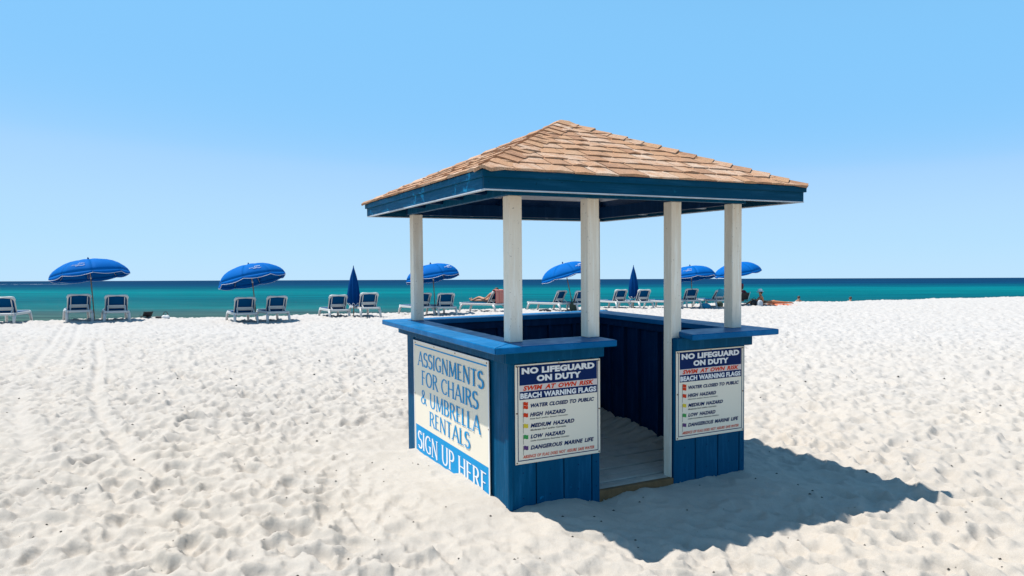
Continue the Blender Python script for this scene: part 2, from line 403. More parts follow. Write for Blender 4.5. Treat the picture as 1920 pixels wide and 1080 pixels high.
def grid_mesh(name, X, Y, Z, mat, closed_cols=False):
    nr, ncol = X.shape
    me = bpy.data.meshes.new(name)
    co = np.empty((nr * ncol, 3), np.float32); co[:, 0] = X.ravel(); co[:, 1] = Y.ravel(); co[:, 2] = Z.ravel()
    i = np.arange(nr - 1)[:, None] * ncol; j = np.arange(ncol if closed_cols else ncol - 1)[None, :]; j2 = (j + 1) % ncol
    q = np.stack([i + j2, i + j, i + ncol + j, i + ncol + j2], -1).reshape(-1, 4).astype(np.int32)
    me.vertices.add(len(co)); me.vertices.foreach_set('co', co.ravel())
    me.loops.add(q.size); me.loops.foreach_set('vertex_index', q.ravel())
    me.polygons.add(len(q)); me.polygons.foreach_set('loop_start', np.arange(0, q.size, 4, dtype=np.int32)); me.polygons.foreach_set('loop_total', np.full(len(q), 4, np.int32))
    me.polygons.foreach_set('use_smooth', np.ones(len(q), bool))
    me.update(calc_edges=True); me.validate(); me.materials.append(mat)
    o = bpy.data.objects.new(name, me); link(o); return o

th = np.concatenate([np.radians(np.linspace(-46, 46, 960)), np.radians(np.linspace(46, 314, 120))[1:-1]])
rad = np.concatenate([[.05, .4, .8, 1.1], np.exp(np.linspace(math.log(1.35), math.log(62), 880)), np.exp(np.linspace(math.log(62), math.log(40000), 60))[1:]])
TH, RD = np.meshgrid(th, rad)
GX, GY = RD * np.sin(TH), RD * np.cos(TH)
tag(grid_mesh('sand_ground', GX, GY, ground(GX, GY), M['sand'], True), kind='structure')

# ------------------------------------------------------------------ sea
rad = np.exp(np.linspace(math.log(30), math.log(45000), 40)); th = np.radians(np.linspace(-118, 72, 60))
TH, RD = np.meshgrid(th, rad)
SX, SY = RD * np.sin(TH), RD * np.cos(TH)
tag(grid_mesh('sea', SX, SY, np.full(SX.shape, -.8), M['sea']), kind='structure')
b = MB()
for i in range(26):
    x0 = -372 + i * 2.4; yy = 490 + random.uniform(-4, 4); ww = random.uniform(2, 5); hh = random.uniform(1, 5) * (1 if i > 8 else .6)
    b.add([(x0, yy - hh, -.62), (x0 + ww, yy - hh * .8, -.62), (x0 + ww, yy + hh, -.62 + .02*i/26), (x0, yy + hh * .7, -.62)], [(0, 1, 2, 3)])
tag(b.build('boat_wake', M['foam'], recalc=False), kind='stuff', label='thin white streak of boat wake near the horizon')

# ------------------------------------------------------------------ kiosk
K = empty('beach_kiosk', 'blue wooden rental kiosk with white posts and a tan shingled hip roof', 'kiosk', KM)
def part(name, boxes, mat, bevel=.003, **kw):
    b = MB()
    for a, c in boxes: b.box(a, c)
    return b.build(name, mat, K, bevel=bevel, **kw)
ZC, ZP = 1.16, 2.182
Z0 = -.32
# front wall boards, either side of the doorway
def boards(us, axis, at, th_, z1=1.115, mat='blue'):
    for a, c in zip(us[:-1], us[1:]):
        g = .0045
        if axis == 'v': part('wall_board', [((a + g, at, Z0), (c - g, at + th_, z1))], M[mat], .003)
        else: part('wall_board', [((at, a + g, Z0), (at + th_, c - g, z1))], M[mat], .003)
boards([0.001, .21, .436, .673, DA], 'v', 0.0, .02)
boards([DB, 1.648, 1.881, 2.11, W], 'v', 0.0, .02)
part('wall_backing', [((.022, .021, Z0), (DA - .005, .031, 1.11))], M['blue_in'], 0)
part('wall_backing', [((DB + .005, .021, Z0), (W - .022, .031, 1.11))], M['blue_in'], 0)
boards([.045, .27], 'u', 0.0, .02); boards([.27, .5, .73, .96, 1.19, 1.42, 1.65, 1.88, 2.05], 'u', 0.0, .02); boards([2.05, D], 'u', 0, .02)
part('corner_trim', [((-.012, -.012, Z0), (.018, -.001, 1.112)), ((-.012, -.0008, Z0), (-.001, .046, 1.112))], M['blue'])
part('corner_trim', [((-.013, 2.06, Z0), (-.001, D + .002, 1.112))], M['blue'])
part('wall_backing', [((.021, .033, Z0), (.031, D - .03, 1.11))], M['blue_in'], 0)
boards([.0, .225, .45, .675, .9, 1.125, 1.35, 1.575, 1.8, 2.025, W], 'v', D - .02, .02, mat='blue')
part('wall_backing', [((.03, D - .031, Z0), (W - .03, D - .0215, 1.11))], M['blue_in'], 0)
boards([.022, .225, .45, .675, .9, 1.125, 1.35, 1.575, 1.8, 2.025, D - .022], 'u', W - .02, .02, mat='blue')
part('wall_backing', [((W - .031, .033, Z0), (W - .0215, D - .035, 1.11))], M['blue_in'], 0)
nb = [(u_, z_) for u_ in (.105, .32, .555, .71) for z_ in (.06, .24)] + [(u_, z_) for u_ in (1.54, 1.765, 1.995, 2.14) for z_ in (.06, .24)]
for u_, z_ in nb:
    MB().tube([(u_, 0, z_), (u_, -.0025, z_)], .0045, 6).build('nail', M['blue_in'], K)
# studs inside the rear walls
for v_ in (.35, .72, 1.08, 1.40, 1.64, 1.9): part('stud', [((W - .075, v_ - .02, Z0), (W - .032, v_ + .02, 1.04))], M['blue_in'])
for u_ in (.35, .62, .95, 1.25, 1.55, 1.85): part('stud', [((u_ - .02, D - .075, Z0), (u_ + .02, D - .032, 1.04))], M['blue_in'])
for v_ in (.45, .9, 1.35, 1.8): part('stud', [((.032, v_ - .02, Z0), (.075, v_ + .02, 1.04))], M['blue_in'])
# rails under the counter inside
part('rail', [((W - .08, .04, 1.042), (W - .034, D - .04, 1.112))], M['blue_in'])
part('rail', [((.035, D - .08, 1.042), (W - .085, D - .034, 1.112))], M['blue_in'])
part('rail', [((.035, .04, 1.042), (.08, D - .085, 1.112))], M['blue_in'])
# frieze boards under the counter outside
FZ = 1.022
part('frieze_board', [((-.04, -.04, FZ), (DA + .012, -.013, 1.114))], M['blue'])
part('frieze_board', [((DB + .002, -.04, FZ), (W + .012, -.002, 1.114))], M['blue'])
part('frieze_board', [((-.042, -.012, FZ), (-.0135, D + .20, 1.114))], M['blue'])
part('frieze_board', [((W + .002, -.042, FZ), (W + .04, D + .04, 1.114))], M['blue'])
part('frieze_board', [((-.013, D + .002, FZ), (W + .001, D + .04, 1.114))], M['blue'])
# counters
CT = .045
def counter(poly, name='counter'):
    n = len(poly); b = MB()
    b.add([(x, y, ZC - CT) for x, y in poly] + [(x, y, ZC) for x, y in poly], [tuple(range(n))[::-1], tuple(range(n, 2 * n))] + [(i, (i + 1) % n, n + (i + 1) % n, n + i) for i in range(n)])
    return b.build(name, M['blue_h'], K, bevel=.005)
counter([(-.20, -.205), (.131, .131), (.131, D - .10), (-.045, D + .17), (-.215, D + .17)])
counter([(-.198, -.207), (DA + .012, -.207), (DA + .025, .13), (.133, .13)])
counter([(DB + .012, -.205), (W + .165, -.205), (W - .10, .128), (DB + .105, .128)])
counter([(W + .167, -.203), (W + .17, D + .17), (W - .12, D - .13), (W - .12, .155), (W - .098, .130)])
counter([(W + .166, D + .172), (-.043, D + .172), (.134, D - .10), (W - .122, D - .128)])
# posts
PO = [(.02, .02, ZC + .001), (.657, .02, ZC + .001), (W - .12, .02, ZC + .001), (.02, D - .12, ZC + .001), (W - .12, D - .12, ZC + .001)]
for u_, v_, z_ in PO: part('post', [((u_, v_, z_), (u_ + .10, v_ + .10, ZP - .001))], M['white'], .004)
part('post', [((DB + .004, .033, Z0), (DB + .103, .132, ZP - .001))], M['white'], .004, label='white post that runs down to the floor beside the doorway')
# header beams on the posts
HB = 2.30
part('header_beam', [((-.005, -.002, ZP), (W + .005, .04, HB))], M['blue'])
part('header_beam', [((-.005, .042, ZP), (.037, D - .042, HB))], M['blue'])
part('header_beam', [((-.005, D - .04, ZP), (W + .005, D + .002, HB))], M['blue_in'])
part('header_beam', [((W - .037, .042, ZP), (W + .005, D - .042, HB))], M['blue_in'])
for u_, v_ in ((.07, -.004), (-.007, .07)):      # bolts at the near corner
    part('bolt', [((u_ - .008, v_ - .004, 2.215), (u_ + .008, v_ + .012, 2.231))], M['metal'], .002)
# lookouts between header and fascia
for t in (.35, .8, 1.25, 1.7):
    part('lookout', [((t - .02, D + .004, 2.20), (t + .02, D + OV - .032, 2.27))], M['pale'])
    part('lookout', [((W + .007, t - .02, 2.20), (W + OV - .032, t + .02, 2.27))], M['pale'])
    part('lookout', [((t - .02, -OV + .032, 2.21), (t + .02, -.004, 2.28))], M['blue_in'])
    part('lookout', [((-OV + .032, t - .02, 2.21), (-.007, t + .02, 2.28))], M['blue_in'])
# fascia
E0, E1u, E1v = -OV, W + OV, D + OV
FT = .028
def fascia(z0, z1, o_, t_, name, mat, bv=.002):
    a, bu, bv_ = E0 - o_, E1u + o_, E1v + o_
    part(name, [((a, a, z0), (bu, a + t_, z1))], mat, bv); part(name, [((a, bv_ - t_, z0), (bu, bv_, z1))], mat, bv)
    part(name, [((a, a + t_ + .001, z0), (a + t_, bv_ - t_ - .001, z1))], M['blue_peel'] if mat is M['blue_f'] else mat, bv); part(name, [((bu - t_, a + t_ + .001, z0), (bu, bv_ - t_ - .001, z1))], mat, bv)
fascia(2.182, 2.298, 0, FT, 'fascia_board', M['blue_f'])
fascia(2.256, 2.300, .016, .0145, 'drip_board', M['blue_f'])
fascia(2.174, 2.1815, .002, .032, 'lit_edge_strip', M['pale'], 0)  # bare soffit edge, coloured pale to paint in the light it catches
# roof deck (solid shell) and rafters
ZE, ZA = 2.304, 2.955
ev = .325
e = [(-ev, -ev), (W + ev, -ev), (W + ev, D + ev), (-ev, D + ev)]; AP = Vector((W / 2, D / 2, ZA))
b = MB()
tv = [(x, y, ZE) for x, y in e] + [(AP.x, AP.y, ZA)]; bv2 = [(x, y, ZE - .0035) for x, y in e] + [(AP.x, AP.y, ZA - .03)]
b.add(tv + bv2, [(0,1,4),(1,2,4),(2,3,4),(3,0,4),(6,5,9),(7,6,9),(8,7,9),(5,8,9),(0,5,6,1),(1,6,7,2),(2,7,8,3),(3,8,5,0)])
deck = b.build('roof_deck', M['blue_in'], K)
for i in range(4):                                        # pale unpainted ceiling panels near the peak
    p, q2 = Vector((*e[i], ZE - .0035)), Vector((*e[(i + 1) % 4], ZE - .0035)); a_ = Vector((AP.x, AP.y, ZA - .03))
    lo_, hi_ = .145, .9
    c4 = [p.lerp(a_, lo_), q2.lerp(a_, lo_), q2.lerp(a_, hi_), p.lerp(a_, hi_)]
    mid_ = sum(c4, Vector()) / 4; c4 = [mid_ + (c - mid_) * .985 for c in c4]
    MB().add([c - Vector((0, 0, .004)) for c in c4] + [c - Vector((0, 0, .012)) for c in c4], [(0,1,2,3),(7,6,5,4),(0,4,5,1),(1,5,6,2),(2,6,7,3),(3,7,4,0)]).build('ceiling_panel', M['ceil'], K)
for (x, y), (hx, hy) in zip(e, [(E0+.03,E0+.03),(E1u-.03,E0+.03),(E1u-.03,E1v-.03),(E0+.03,E1v-.03)]):
    MB().bar((hx, hy, ZE - .035), (AP.x + (hx-AP.x)*.03, AP.y + (hy-AP.y)*.03, ZA - .085), .038, .08).build('hip_rafter', M['blue_in'], K)
for (x, y) in ((W/2, E0+.03), (W/2, E1v-.03), (E0+.03, D/2), (E1u-.03, D/2)):
    MB().bar((x, y, ZE - .035), (AP.x + (x-AP.x)*.06, AP.y + (y-AP.y)*.06, ZA - .10), .038, .08).build('rafter', M['blue_in'], K)
# shingles
EXP = .152
def roof_face(A, B, individual):
    A, B = Vector((*A, ZE)), Vector((*B, ZE)); mid = (A + B) / 2
    su = (B - A).normalized(); up = (AP - mid); Ls = up.length; up.normalize(); nrm = su.cross(up).normalized(); L = (B - A).length
    rows = int(Ls / EXP) + 1; joined = MB()
    P = lambda s_, t, h: A + su * s_ + up * t + nrm * h
    for k in range(rows):
        t0 = k * EXP - (.018 if k == 0 else 0); t1 = min((k + 1) * EXP + .05, Ls - .004)
        if t0 > Ls - .03: break
        lim = lambda t: (max(t, 0) / Ls * L / 2, L - max(t, 0) / Ls * L / 2)
        s_ = lim(t0)[0] - random.uniform(0, .2)
        while s_ < lim(t0)[1]:
            wd = random.choice((.13, .16, .19, .22, .26)); a, c = s_ + .005, s_ + wd - .005; s_ += wd
            l0, r0 = lim(t0); l1, r1 = lim(t1)
            a0, c0 = max(a, l0), min(c, r0); a1, c1 = max(a, l1), min(c, r1)
            if c0 - a0 < .012: continue
            if c1 - a1 < .001: mid_ = min(max((a1 + c1) / 2, l1), r1); a1, c1 = mid_ - .0005, mid_ + .0005
            tj = t0 + random.uniform(-.006, .004); th_ = random.uniform(.009, .015)
            lift = random.uniform(.002, .010) * (random.random() < .6); lr = random.uniform(-.0015, .0015)
            m0 = (a0 + c0) / 2
            jt = random.uniform(-.004, .004)
            v = [P(a0, tj, .004), P(m0, tj + jt, .004), P(c0, tj, .004), P(c1, t1, .0015), P(a1, t1, .0015),
                 P(a0, tj, .004 + th_ + lr), P(m0, tj + jt, .004 + th_ + lift), P(c0, tj, .004 + th_ - lr), P(c1, t1, .005), P(a1, t1, .005)]
            f = [(4,3,2,1,0), (5,6,9), (6,7,8), (6,8,9), (0,1,6,5), (1,2,7,6), (2,3,8,7), (3,4,9,8), (4,0,5,9)]
            if individual: MB().add(v, f).build('shingle', M['shingle'], K, recalc=False)
            else: joined.add(v, f)
    if not individual: tag(joined.build('shingle_field', M['shingle'], K, recalc=False), kind='stuff')
roof_face(e[0], e[1], True); roof_face(e[3], e[0], True); roof_face(e[1], e[2], False); roof_face(e[2], e[3], False)
for ci, cnr in enumerate(e):
    A = Vector((*cnr, ZE)); d = AP - A; L = d.length; d.normalize()
    n1 = {0: (e[0], e[1], e[3]), 1: (e[1], e[2], e[0]), 2: (e[2], e[3], e[1]), 3: (e[3], e[0], e[2])}[ci]
    s1 = (Vector((*n1[1], ZE)) - A).normalized(); s2 = (Vector((*n1[2], ZE)) - A).normalized()
    p1 = (s1 - d * s1.dot(d)).normalized(); p2 = (s2 - d * s2.dot(d)).normalized(); up = -(p1 + p2).normalized()
    if up.z < 0: up = -up
    t = -.012; HW = .145
    while t < L - .05:
        t1 = min(t + .152 + .04, L - .005); hr = random.uniform(.021, .027); j = random.uniform(-.004, .004)
        w0 = HW + random.uniform(-.004, .004)
        ring = lambda t_, h, ww: [A + d*t_ + p1*ww + up*(h - .004), A + d*t_ + p1*ww*.5 + up*h, A + d*t_ + up*(h+.003), A + d*t_ + p2*ww*.5 + up*h, A + d*t_ + p2*ww + up*(h - .004)]
        # p1, p2 already lie in the roof planes
        wt = w0 if t > .12 else max(.05, w0 * (t + .10) / .22)
        lo, hi = ring(t + j, hr, wt), ring(t1, hr * .45, w0)
        lob, hib = ring(t + j, .002, wt), ring(t1, .001, w0)
        v = lo + hi + lob + hib
        f = [(i, i+1, 6+i, 5+i) for i in range(4)] + [(10+i+1, 10+i, 15+i, 16+i) for i in range(4)] + [(10+i, 11+i, 1+i, i) for i in range(4)] + [(5+i, 6+i, 16+i, 15+i) for i in range(4)] + [(0, 5, 15, 10), (4, 14, 19, 9)]
        MB().add(v, f).build('ridge_cap', M['shingle'], K)
        t += .152
b = MB(); cap = [AP + Vector((x, y, z)) for x, y, z in ((-.13,-.13,-.045),(.13,-.13,-.045),(.13,.13,-.045),(-.13,.13,-.045),(-.05,-.05,.012),(.05,-.05,.012),(.05,.05,.012),(-.05,.05,.012),(0,0,.028))]
b.add(cap, [(0,1,5,4),(1,2,6,5),(2,3,7,6),(3,0,4,7),(4,5,8),(5,6,8),(6,7,8),(7,4,8),(3,2,1,0)]).build('peak_cap', M['shingle'], K)
# deck planks and threshold
v_ = .055; k = 0
while v_ < D - .1:
    z_ = .005 + random.uniform(-.005, .005)
    part('floor_plank', [((.04, v_, z_ - .03), (W - .085, min(v_ + .120, D - .085), z_))], M['plank'], .006); v_ += .142
part('threshold_board', [((DA - .02, .003, -.075), (DB + .002, .030, .012))], M['brown'], .004)
part('threshold_board', [((DA + .002, .034, .0), (DB - .002, .052, .010))], M['brown'], .003)
# sand blown over the planks
nu, nv = 200, 250
U, V = np.meshgrid(np.linspace(.04, W - .08, nu), np.linspace(.05, D - .08, nv))
n1 = fft_noise(256, .01, .20, 1.2, 21)[:nv, :nu]; n2 = fft_noise(256, .01, .07, .3, 22)[:nv, :nu]
ph = ((V - .055 - .131) / .142) % 1.0
groove = np.exp(-((np.minimum(ph, 1 - ph)) / .11) ** 2)
Zd = .002 + .007 * n1 + .002 * n2 - .09 * groove * np.clip(.75 - .4 * n1, .15, 1) + .10 * np.exp(-((W - .08 - U) / .22) ** 2) * np.clip((V - .5) / 1.0, 0, 1) + .08 * np.exp(-((D - .08 - V) / .2) ** 2)
o = grid_mesh('drifted_sand', U, V, Zd, M['sand']); o.matrix_world = KM; tag(o, kind='stuff', label='thin drift of sand blown over the kiosk floor planks')

# ------------------------------------------------------------------ lettering
def text_words(body, w_, h_, bold=.0, shear=0.0):
    # one mesh per word, together filling the given width and height
    out = []; x = 0
    for wd in body.split(' '):
        cu = bpy.data.curves.new('t', 'FONT'); cu.body = wd; cu.size = 1; cu.offset = bold; cu.shear = shear; cu.space_character = 1.06
        cu.resolution_u = 3
        ob = bpy.data.objects.new('t', cu); link(ob)
        me = bpy.data.meshes.new_from_object(ob.evaluated_get(bpy.context.evaluated_depsgraph_get()))
        v = np.array([p.co[:2] for p in me.vertices]); f = [tuple(p.vertices) for p in me.polygons]
        bpy.data.objects.remove(ob); bpy.data.curves.remove(cu); bpy.data.meshes.remove(me)
        v[:, 0] += x - v[:, 0].min(); x = v[:, 0].max() + .34; out.append([v, f])
    lo = min(v[:, 1].min() for v, f in out); hi = max(v[:, 1].max() for v, f in out); x -= .34
    for o_ in out: o_[0] = (o_[0] - np.array([0, lo])) * np.array([w_ / x, h_ / (hi - lo)])
    return out
def flat(name, polys, to3, off, mat, parent):
    b = MB()
    for i, (v, f) in enumerate(polys): b.add([to3(x, y, off + i * .00012) for x, y in v], f)
    return b.build(name, mat, parent, recalc=False)
def rect(x0, y0, x1, y1): return [((x0, y0), (x1, y0), (x1, y1), (x0, y1))], [(0, 1, 2, 3)]
R4 = lambda x0, y0, x1, y1: ([(x0, y0), (x1, y0), (x1, y1), (x0, y1)], [(0, 1, 2, 3)])

def hazard_sign(u0, z0, label, tilt=0.0):
    S = empty('hazard_sign', label, 'sign', KM @ Matrix.Translation((u0, -.0035, z0)) @ Matrix.Rotation(tilt, 4, 'Y'), group='beach warning signs on the kiosk front')
    to3 = lambda x, y, o_: (x, -.006 - o_, y)
    MB().box((0, -.006, 0), (.70, -.0005, .70)).build('panel', M['board_w'], S, bevel=.0015)
    z = lambda a: a - .307                       # measured heights -> sheet coordinates
    F = lambda n_, polys, off, m_: flat(n_, polys, to3, off, M[m_], S)
    l = .006
    F('border_line', [R4(.018,.022,.682,.022+l), R4(.018,.69-l,.682,.69), R4(.018,.022+l,.018+l,.69-l), R4(.682-l,.022+l,.682,.69-l)], .0006, 'navy')
    F('header_band', [R4(.034, z(.861), .672, z(.992))], .0006, 'navy')
    F('middle_band', [R4(.034, z(.817), .672, z(.861))], .0007, 'pinkish')
    F('lower_band', [R4(.034, z(.760), .672, z(.817))], .0008, 'navy')
    def T(body, x0, x1, a, c, m_, bold=.02, shear=0.0):
        for v, f in text_words(body, x1 - x0, c - a, bold, shear):
            flat('lettering', [(v + np.array([x0, z(a)]), f)], to3, .0016, M[m_], S)
    T('NO LIFEGUARD', .052, .650, .938, .983, 'white_print', .06)
    T('ON DUTY', .170, .535, .880, .925, 'white_print', .06)
    T('SWIM AT OWN RISK', .062, .645, .822, .856, 'red', .05, .25)
    T('BEACH WARNING FLAGS', .040, .664, .767, .806, 'white_print', .05)
    T('WATER CLOSED TO PUBLIC', .120, .646, .699, .727, 'navy', .045, .25)
    T('HIGH HAZARD', .114, .404, .635, .664, 'navy', .045, .25)
    T('MEDIUM HAZARD', .118, .476, .557, .586, 'navy', .045, .25)
    T('LOW HAZARD', .118, .398, .480, .509, 'navy', .045, .25)
    T('DANGEROUS MARINE LIFE', .117, .642, .401, .431, 'navy', .045, .25)
    T('High Surf and/or Strong Currents', .114, .420, .612, .625, 'black', .02, .2)
    T('Moderate Surf and/or Currents', .118, .406, .534, .547, 'black', .02, .2)
    T('Calm Conditions, Exercise Caution', .118, .432, .457, .470, 'black', .02, .2)
    T('ABSENCE OF FLAG DOES NOT ASSURE SAFE WATER', .057, .645, .346, .368, 'red', .025, .3)
    def flagp(y, m_, hgt=.028):
        n_ = 6; v = []
        for i in range(n_ + 1):
            x = .064 + .036 * i / n_; w2 = .003 * math.sin(i / n_ * 2 * PI)
            v += [(x, z(y) + w2), (x, z(y) - hgt + w2)]
        flat('flag', [(v, [(2*i, 2*i+1, 2*i+3, 2*i+2) for i in range(n_)])], to3, .0012, M[m_], S)
        flat('flag_pole', [R4(.060, z(y) - .065, .0625, z(y) + .003)], to3, .0012, M['black'], S)
    flagp(.742, 'red', .024); flagp(.716, 'red', .022)
    for y, m_ in ((.664, 'red'), (.588, 'yellow'), (.510, 'green'), (.433, 'purple')): flagp(y, m_)
    for x, y in ((.012,.012),(.688,.012),(.012,.688),(.688,.688),(.35,.690),(.012,.36),(.69,.33)):
        b = MB(); b.tube([(x, -.006, y), (x, -.009, y)], .0055, 8); b.build('screw', M['rust'], S)
    return S
hazard_sign(.041, .306, 'beach warning flags sign to the left of the kiosk doorway, near corner')
hazard_sign(1.446, .311, 'beach warning flags sign to the right of the kiosk doorway')

# broad-nib capitals for the painted assignment sign
def arc(cx, cy, rx, ry, a0, a1, n=14): return [(cx + rx*math.cos(R_(a0+(a1-a0)*i/n)), cy + ry*math.sin(R_(a0+(a1-a0)*i/n))) for i in range(n+1)]
TK, TN_ = .145, .06
GL = {
 'A': (.74, [([(.05,0),(.37,1)], .6), ([(.37,1),(.70,0)], 1), ([(.16,.34),(.58,.34)], 1)], [(.05,0),(.70,0)]),
 'B': (.62, [([(.12,0),(.12,1)],1), ([(.12,.96)]+arc(.30,.74,.20,.22,90,-90)+[(.12,.52)],1), ([(.12,.52)]+arc(.32,.28,.23,.24,90,-90)+[(.12,.04)],1)], [(.12,0),(.12,1)]),
 'C': (.70, [(arc(.42,.5,.34,.46,52,308,24),1)], [(.63,.83),(.63,.17)]),
 'E': (.54, [([(.12,0),(.12,1)],1), ([(.12,.96),(.47,.96)],1), ([(.12,.52),(.41,.52)],1), ([(.12,.04),(.49,.04)],1)], [(.12,0),(.12,1)]),
 'F': (.52, [([(.12,0),(.12,1)],1), ([(.12,.96),(.47,.96)],1), ([(.12,.52),(.41,.52)],1)], [(.12,0),(.12,1)]),
 'G': (.74, [(arc(.42,.5,.34,.46,52,300,24),1), ([(.62,0.06),(.62,.44)],1), ([(.46,.43),(.72,.43)],1)], [(.63,.83)]),
 'H': (.74, [([(.12,0),(.12,1)],1), ([(.62,0),(.62,1)],1), ([(.12,.52),(.62,.52)],1)], [(.12,0),(.12,1),(.62,0),(.62,1)]),
 'I': (.26, [([(.13,0),(.13,1)],1)], [(.13,0),(.13,1)]),
 'L': (.50, [([(.12,0),(.12,1)],1), ([(.12,.04),(.46,.04)],1)], [(.12,0),(.12,1)]),
 'M': (.88, [([(.10,0),(.14,1)],.55), ([(.14,1),(.44,.08)],1), ([(.44,.08),(.74,1)],.55), ([(.74,1),(.78,0)],1)], [(.10,0),(.78,0)]),
 'N': (.76, [([(.12,0),(.12,1)],.55), ([(.12,1),(.64,0)],1), ([(.64,0),(.64,1)],.55)], [(.12,0),(.64,1)]),
 'O': (.80, [(arc(.40,.5,.33,.47,90,450,32),1)], []),
 'P': (.58, [([(.12,0),(.12,1)],1), ([(.12,.96)]+arc(.28,.72,.24,.24,90,-90)+[(.12,.48)],1)], [(.12,0),(.12,1)]),
 'R': (.66, [([(.12,0),(.12,1)],1), ([(.12,.96)]+arc(.28,.74,.22,.22,90,-90)+[(.12,.52)],1), ([(.32,.52),(.62,.0)],1)], [(.12,0),(.12,1),(.62,0)]),
 'S': (.56, [(arc(.28,.745,.20,.225,40,270,14)+arc(.28,.275,.22,.245,90,-140,14),1.15)], [(.44,.88),(.10,.12)]),
 'T': (.62, [([(.31,0),(.31,1)],1), ([(.03,.96),(.59,.96)],1)], [(.31,0)]),
 'U': (.72, [([(.12,1),(.12,.34)]+arc(.36,.34,.24,.30,180,360,14)+[(.60,1)],.95)], [(.12,1),(.60,1)]),
 '&': (.78, [([(.74,.0),(.22,.72)]+arc(.34,.80,.14,.16,200,-20,8)+[(.40,.60),(.16,.42)]+arc(.30,.24,.22,.20,150,340,10)+[(.66,.46)],.9)], []),
 ' ': (.30, [], []),
}
def nib_text(s, w_, h_):
    out = []; x = 0; wi = 0
    for ch in s:
        wi += ch == ' '
        adv, strokes, serifs = GL[ch]
        for pts, k in strokes:
            p = np.array(pts, float); v = []; L = len(p)
            for i in range(L):
                t = p[min(i+1, L-1)] - p[max(i-1, 0)]; t = t / (np.hypot(*t) + 1e-9)
                wd = (TN_ + (TK - TN_) * abs(t[1])) * k / 2; nn = np.array([-t[1], t[0]])
                v += [p[i] + nn * wd + (x, 0), p[i] - nn * wd + (x, 0)]
            out.append((v, [(2*i, 2*i+1, 2*i+3, 2*i+2) for i in range(L-1)], wi))
        for sx, sy in serifs:
            d = .05 if sy < .5 else -.05; hw = TK * .85
            out.append(([(x+sx-hw, sy), (x+sx+hw, sy), (x+sx+TK*.5, sy+d), (x+sx-TK*.5, sy+d)], [(0,1,2,3)], wi))
        x += adv + .045
    x -= .045; res = []
    for v, f, k in out:
        a = np.array(v); a[:, 0] *= w_ / x; a[:, 1] *= h_; res.append((a, f, k))
    return res
S = empty('rental_sign', 'large cream sign about chair and umbrella rentals on the kiosk side wall', 'sign', KM @ Matrix.Translation((-.0145, 0, 0)) @ Matrix.Rotation(R_(-.4), 4, 'X'))
V0, V1, ZT, ZB = 2.02, .29, 1.005, -.17
to3 = lambda x, y, o_: (-.007 - o_, V0 - x, y)
MB().box((-.007, V1, ZB), (-.0005, V0, ZT)).build('panel', M['board_w'], S, bevel=.0015)
SW = V0 - V1
flat('border_line', [R4(.04, ZT-.048, SW-.03, ZT-.036)], to3, .0006, M['cyan'], S)
flat('colour_band', [R4(.035, ZB+.01, SW-.02, .215)], to3, .0006, M['cyan'], S)
MB().box((-.0095, V1-.004, ZB), (-.007, V1+.014, ZT)).build('edge_trim', M['white_print'], S)
MB().box((-.0095, V0-.012, ZB), (-.007, V0+.004, ZT)).build('edge_trim', M['white_print'], S)
MB().box((-.0095, V1+.015, ZT-.012), (-.007, V0-.013, ZT)).build('edge_trim', M['white_print'], S)
for s_, va, vb, za, zb, m_ in (('ASSIGNMENTS', 1.90, .37, .780, .912, 'cyan'), ('FOR CHAIRS', 1.80, .48, .608, .742, 'cyan'), ('& UMBRELLA', 1.83, .44, .432, .564, 'cyan'), ('RENTALS', 1.60, .65, .268, .398, 'cyan'), ('SIGN UP HERE', 1.93, .335, .0, .165, 'white_print')):
    allp = nib_text(s_, va - vb, zb - za)
    for word in sorted({k for _, _, k in allp}):
        flat('lettering', [(a + np.array([V0 - va, za]), f) for a, f, k in allp if k == word], to3, .0014, M[m_], S)
for v_, z_ in ((1.97, .985), (1.45, .99), (.95, .99), (.32, .985), (.30, .5), (2.0, .5)):
    MB().tube([(-.007, v_, z_), (-.011, v_, z_)], .006, 8).build('screw', M['rust'], S)

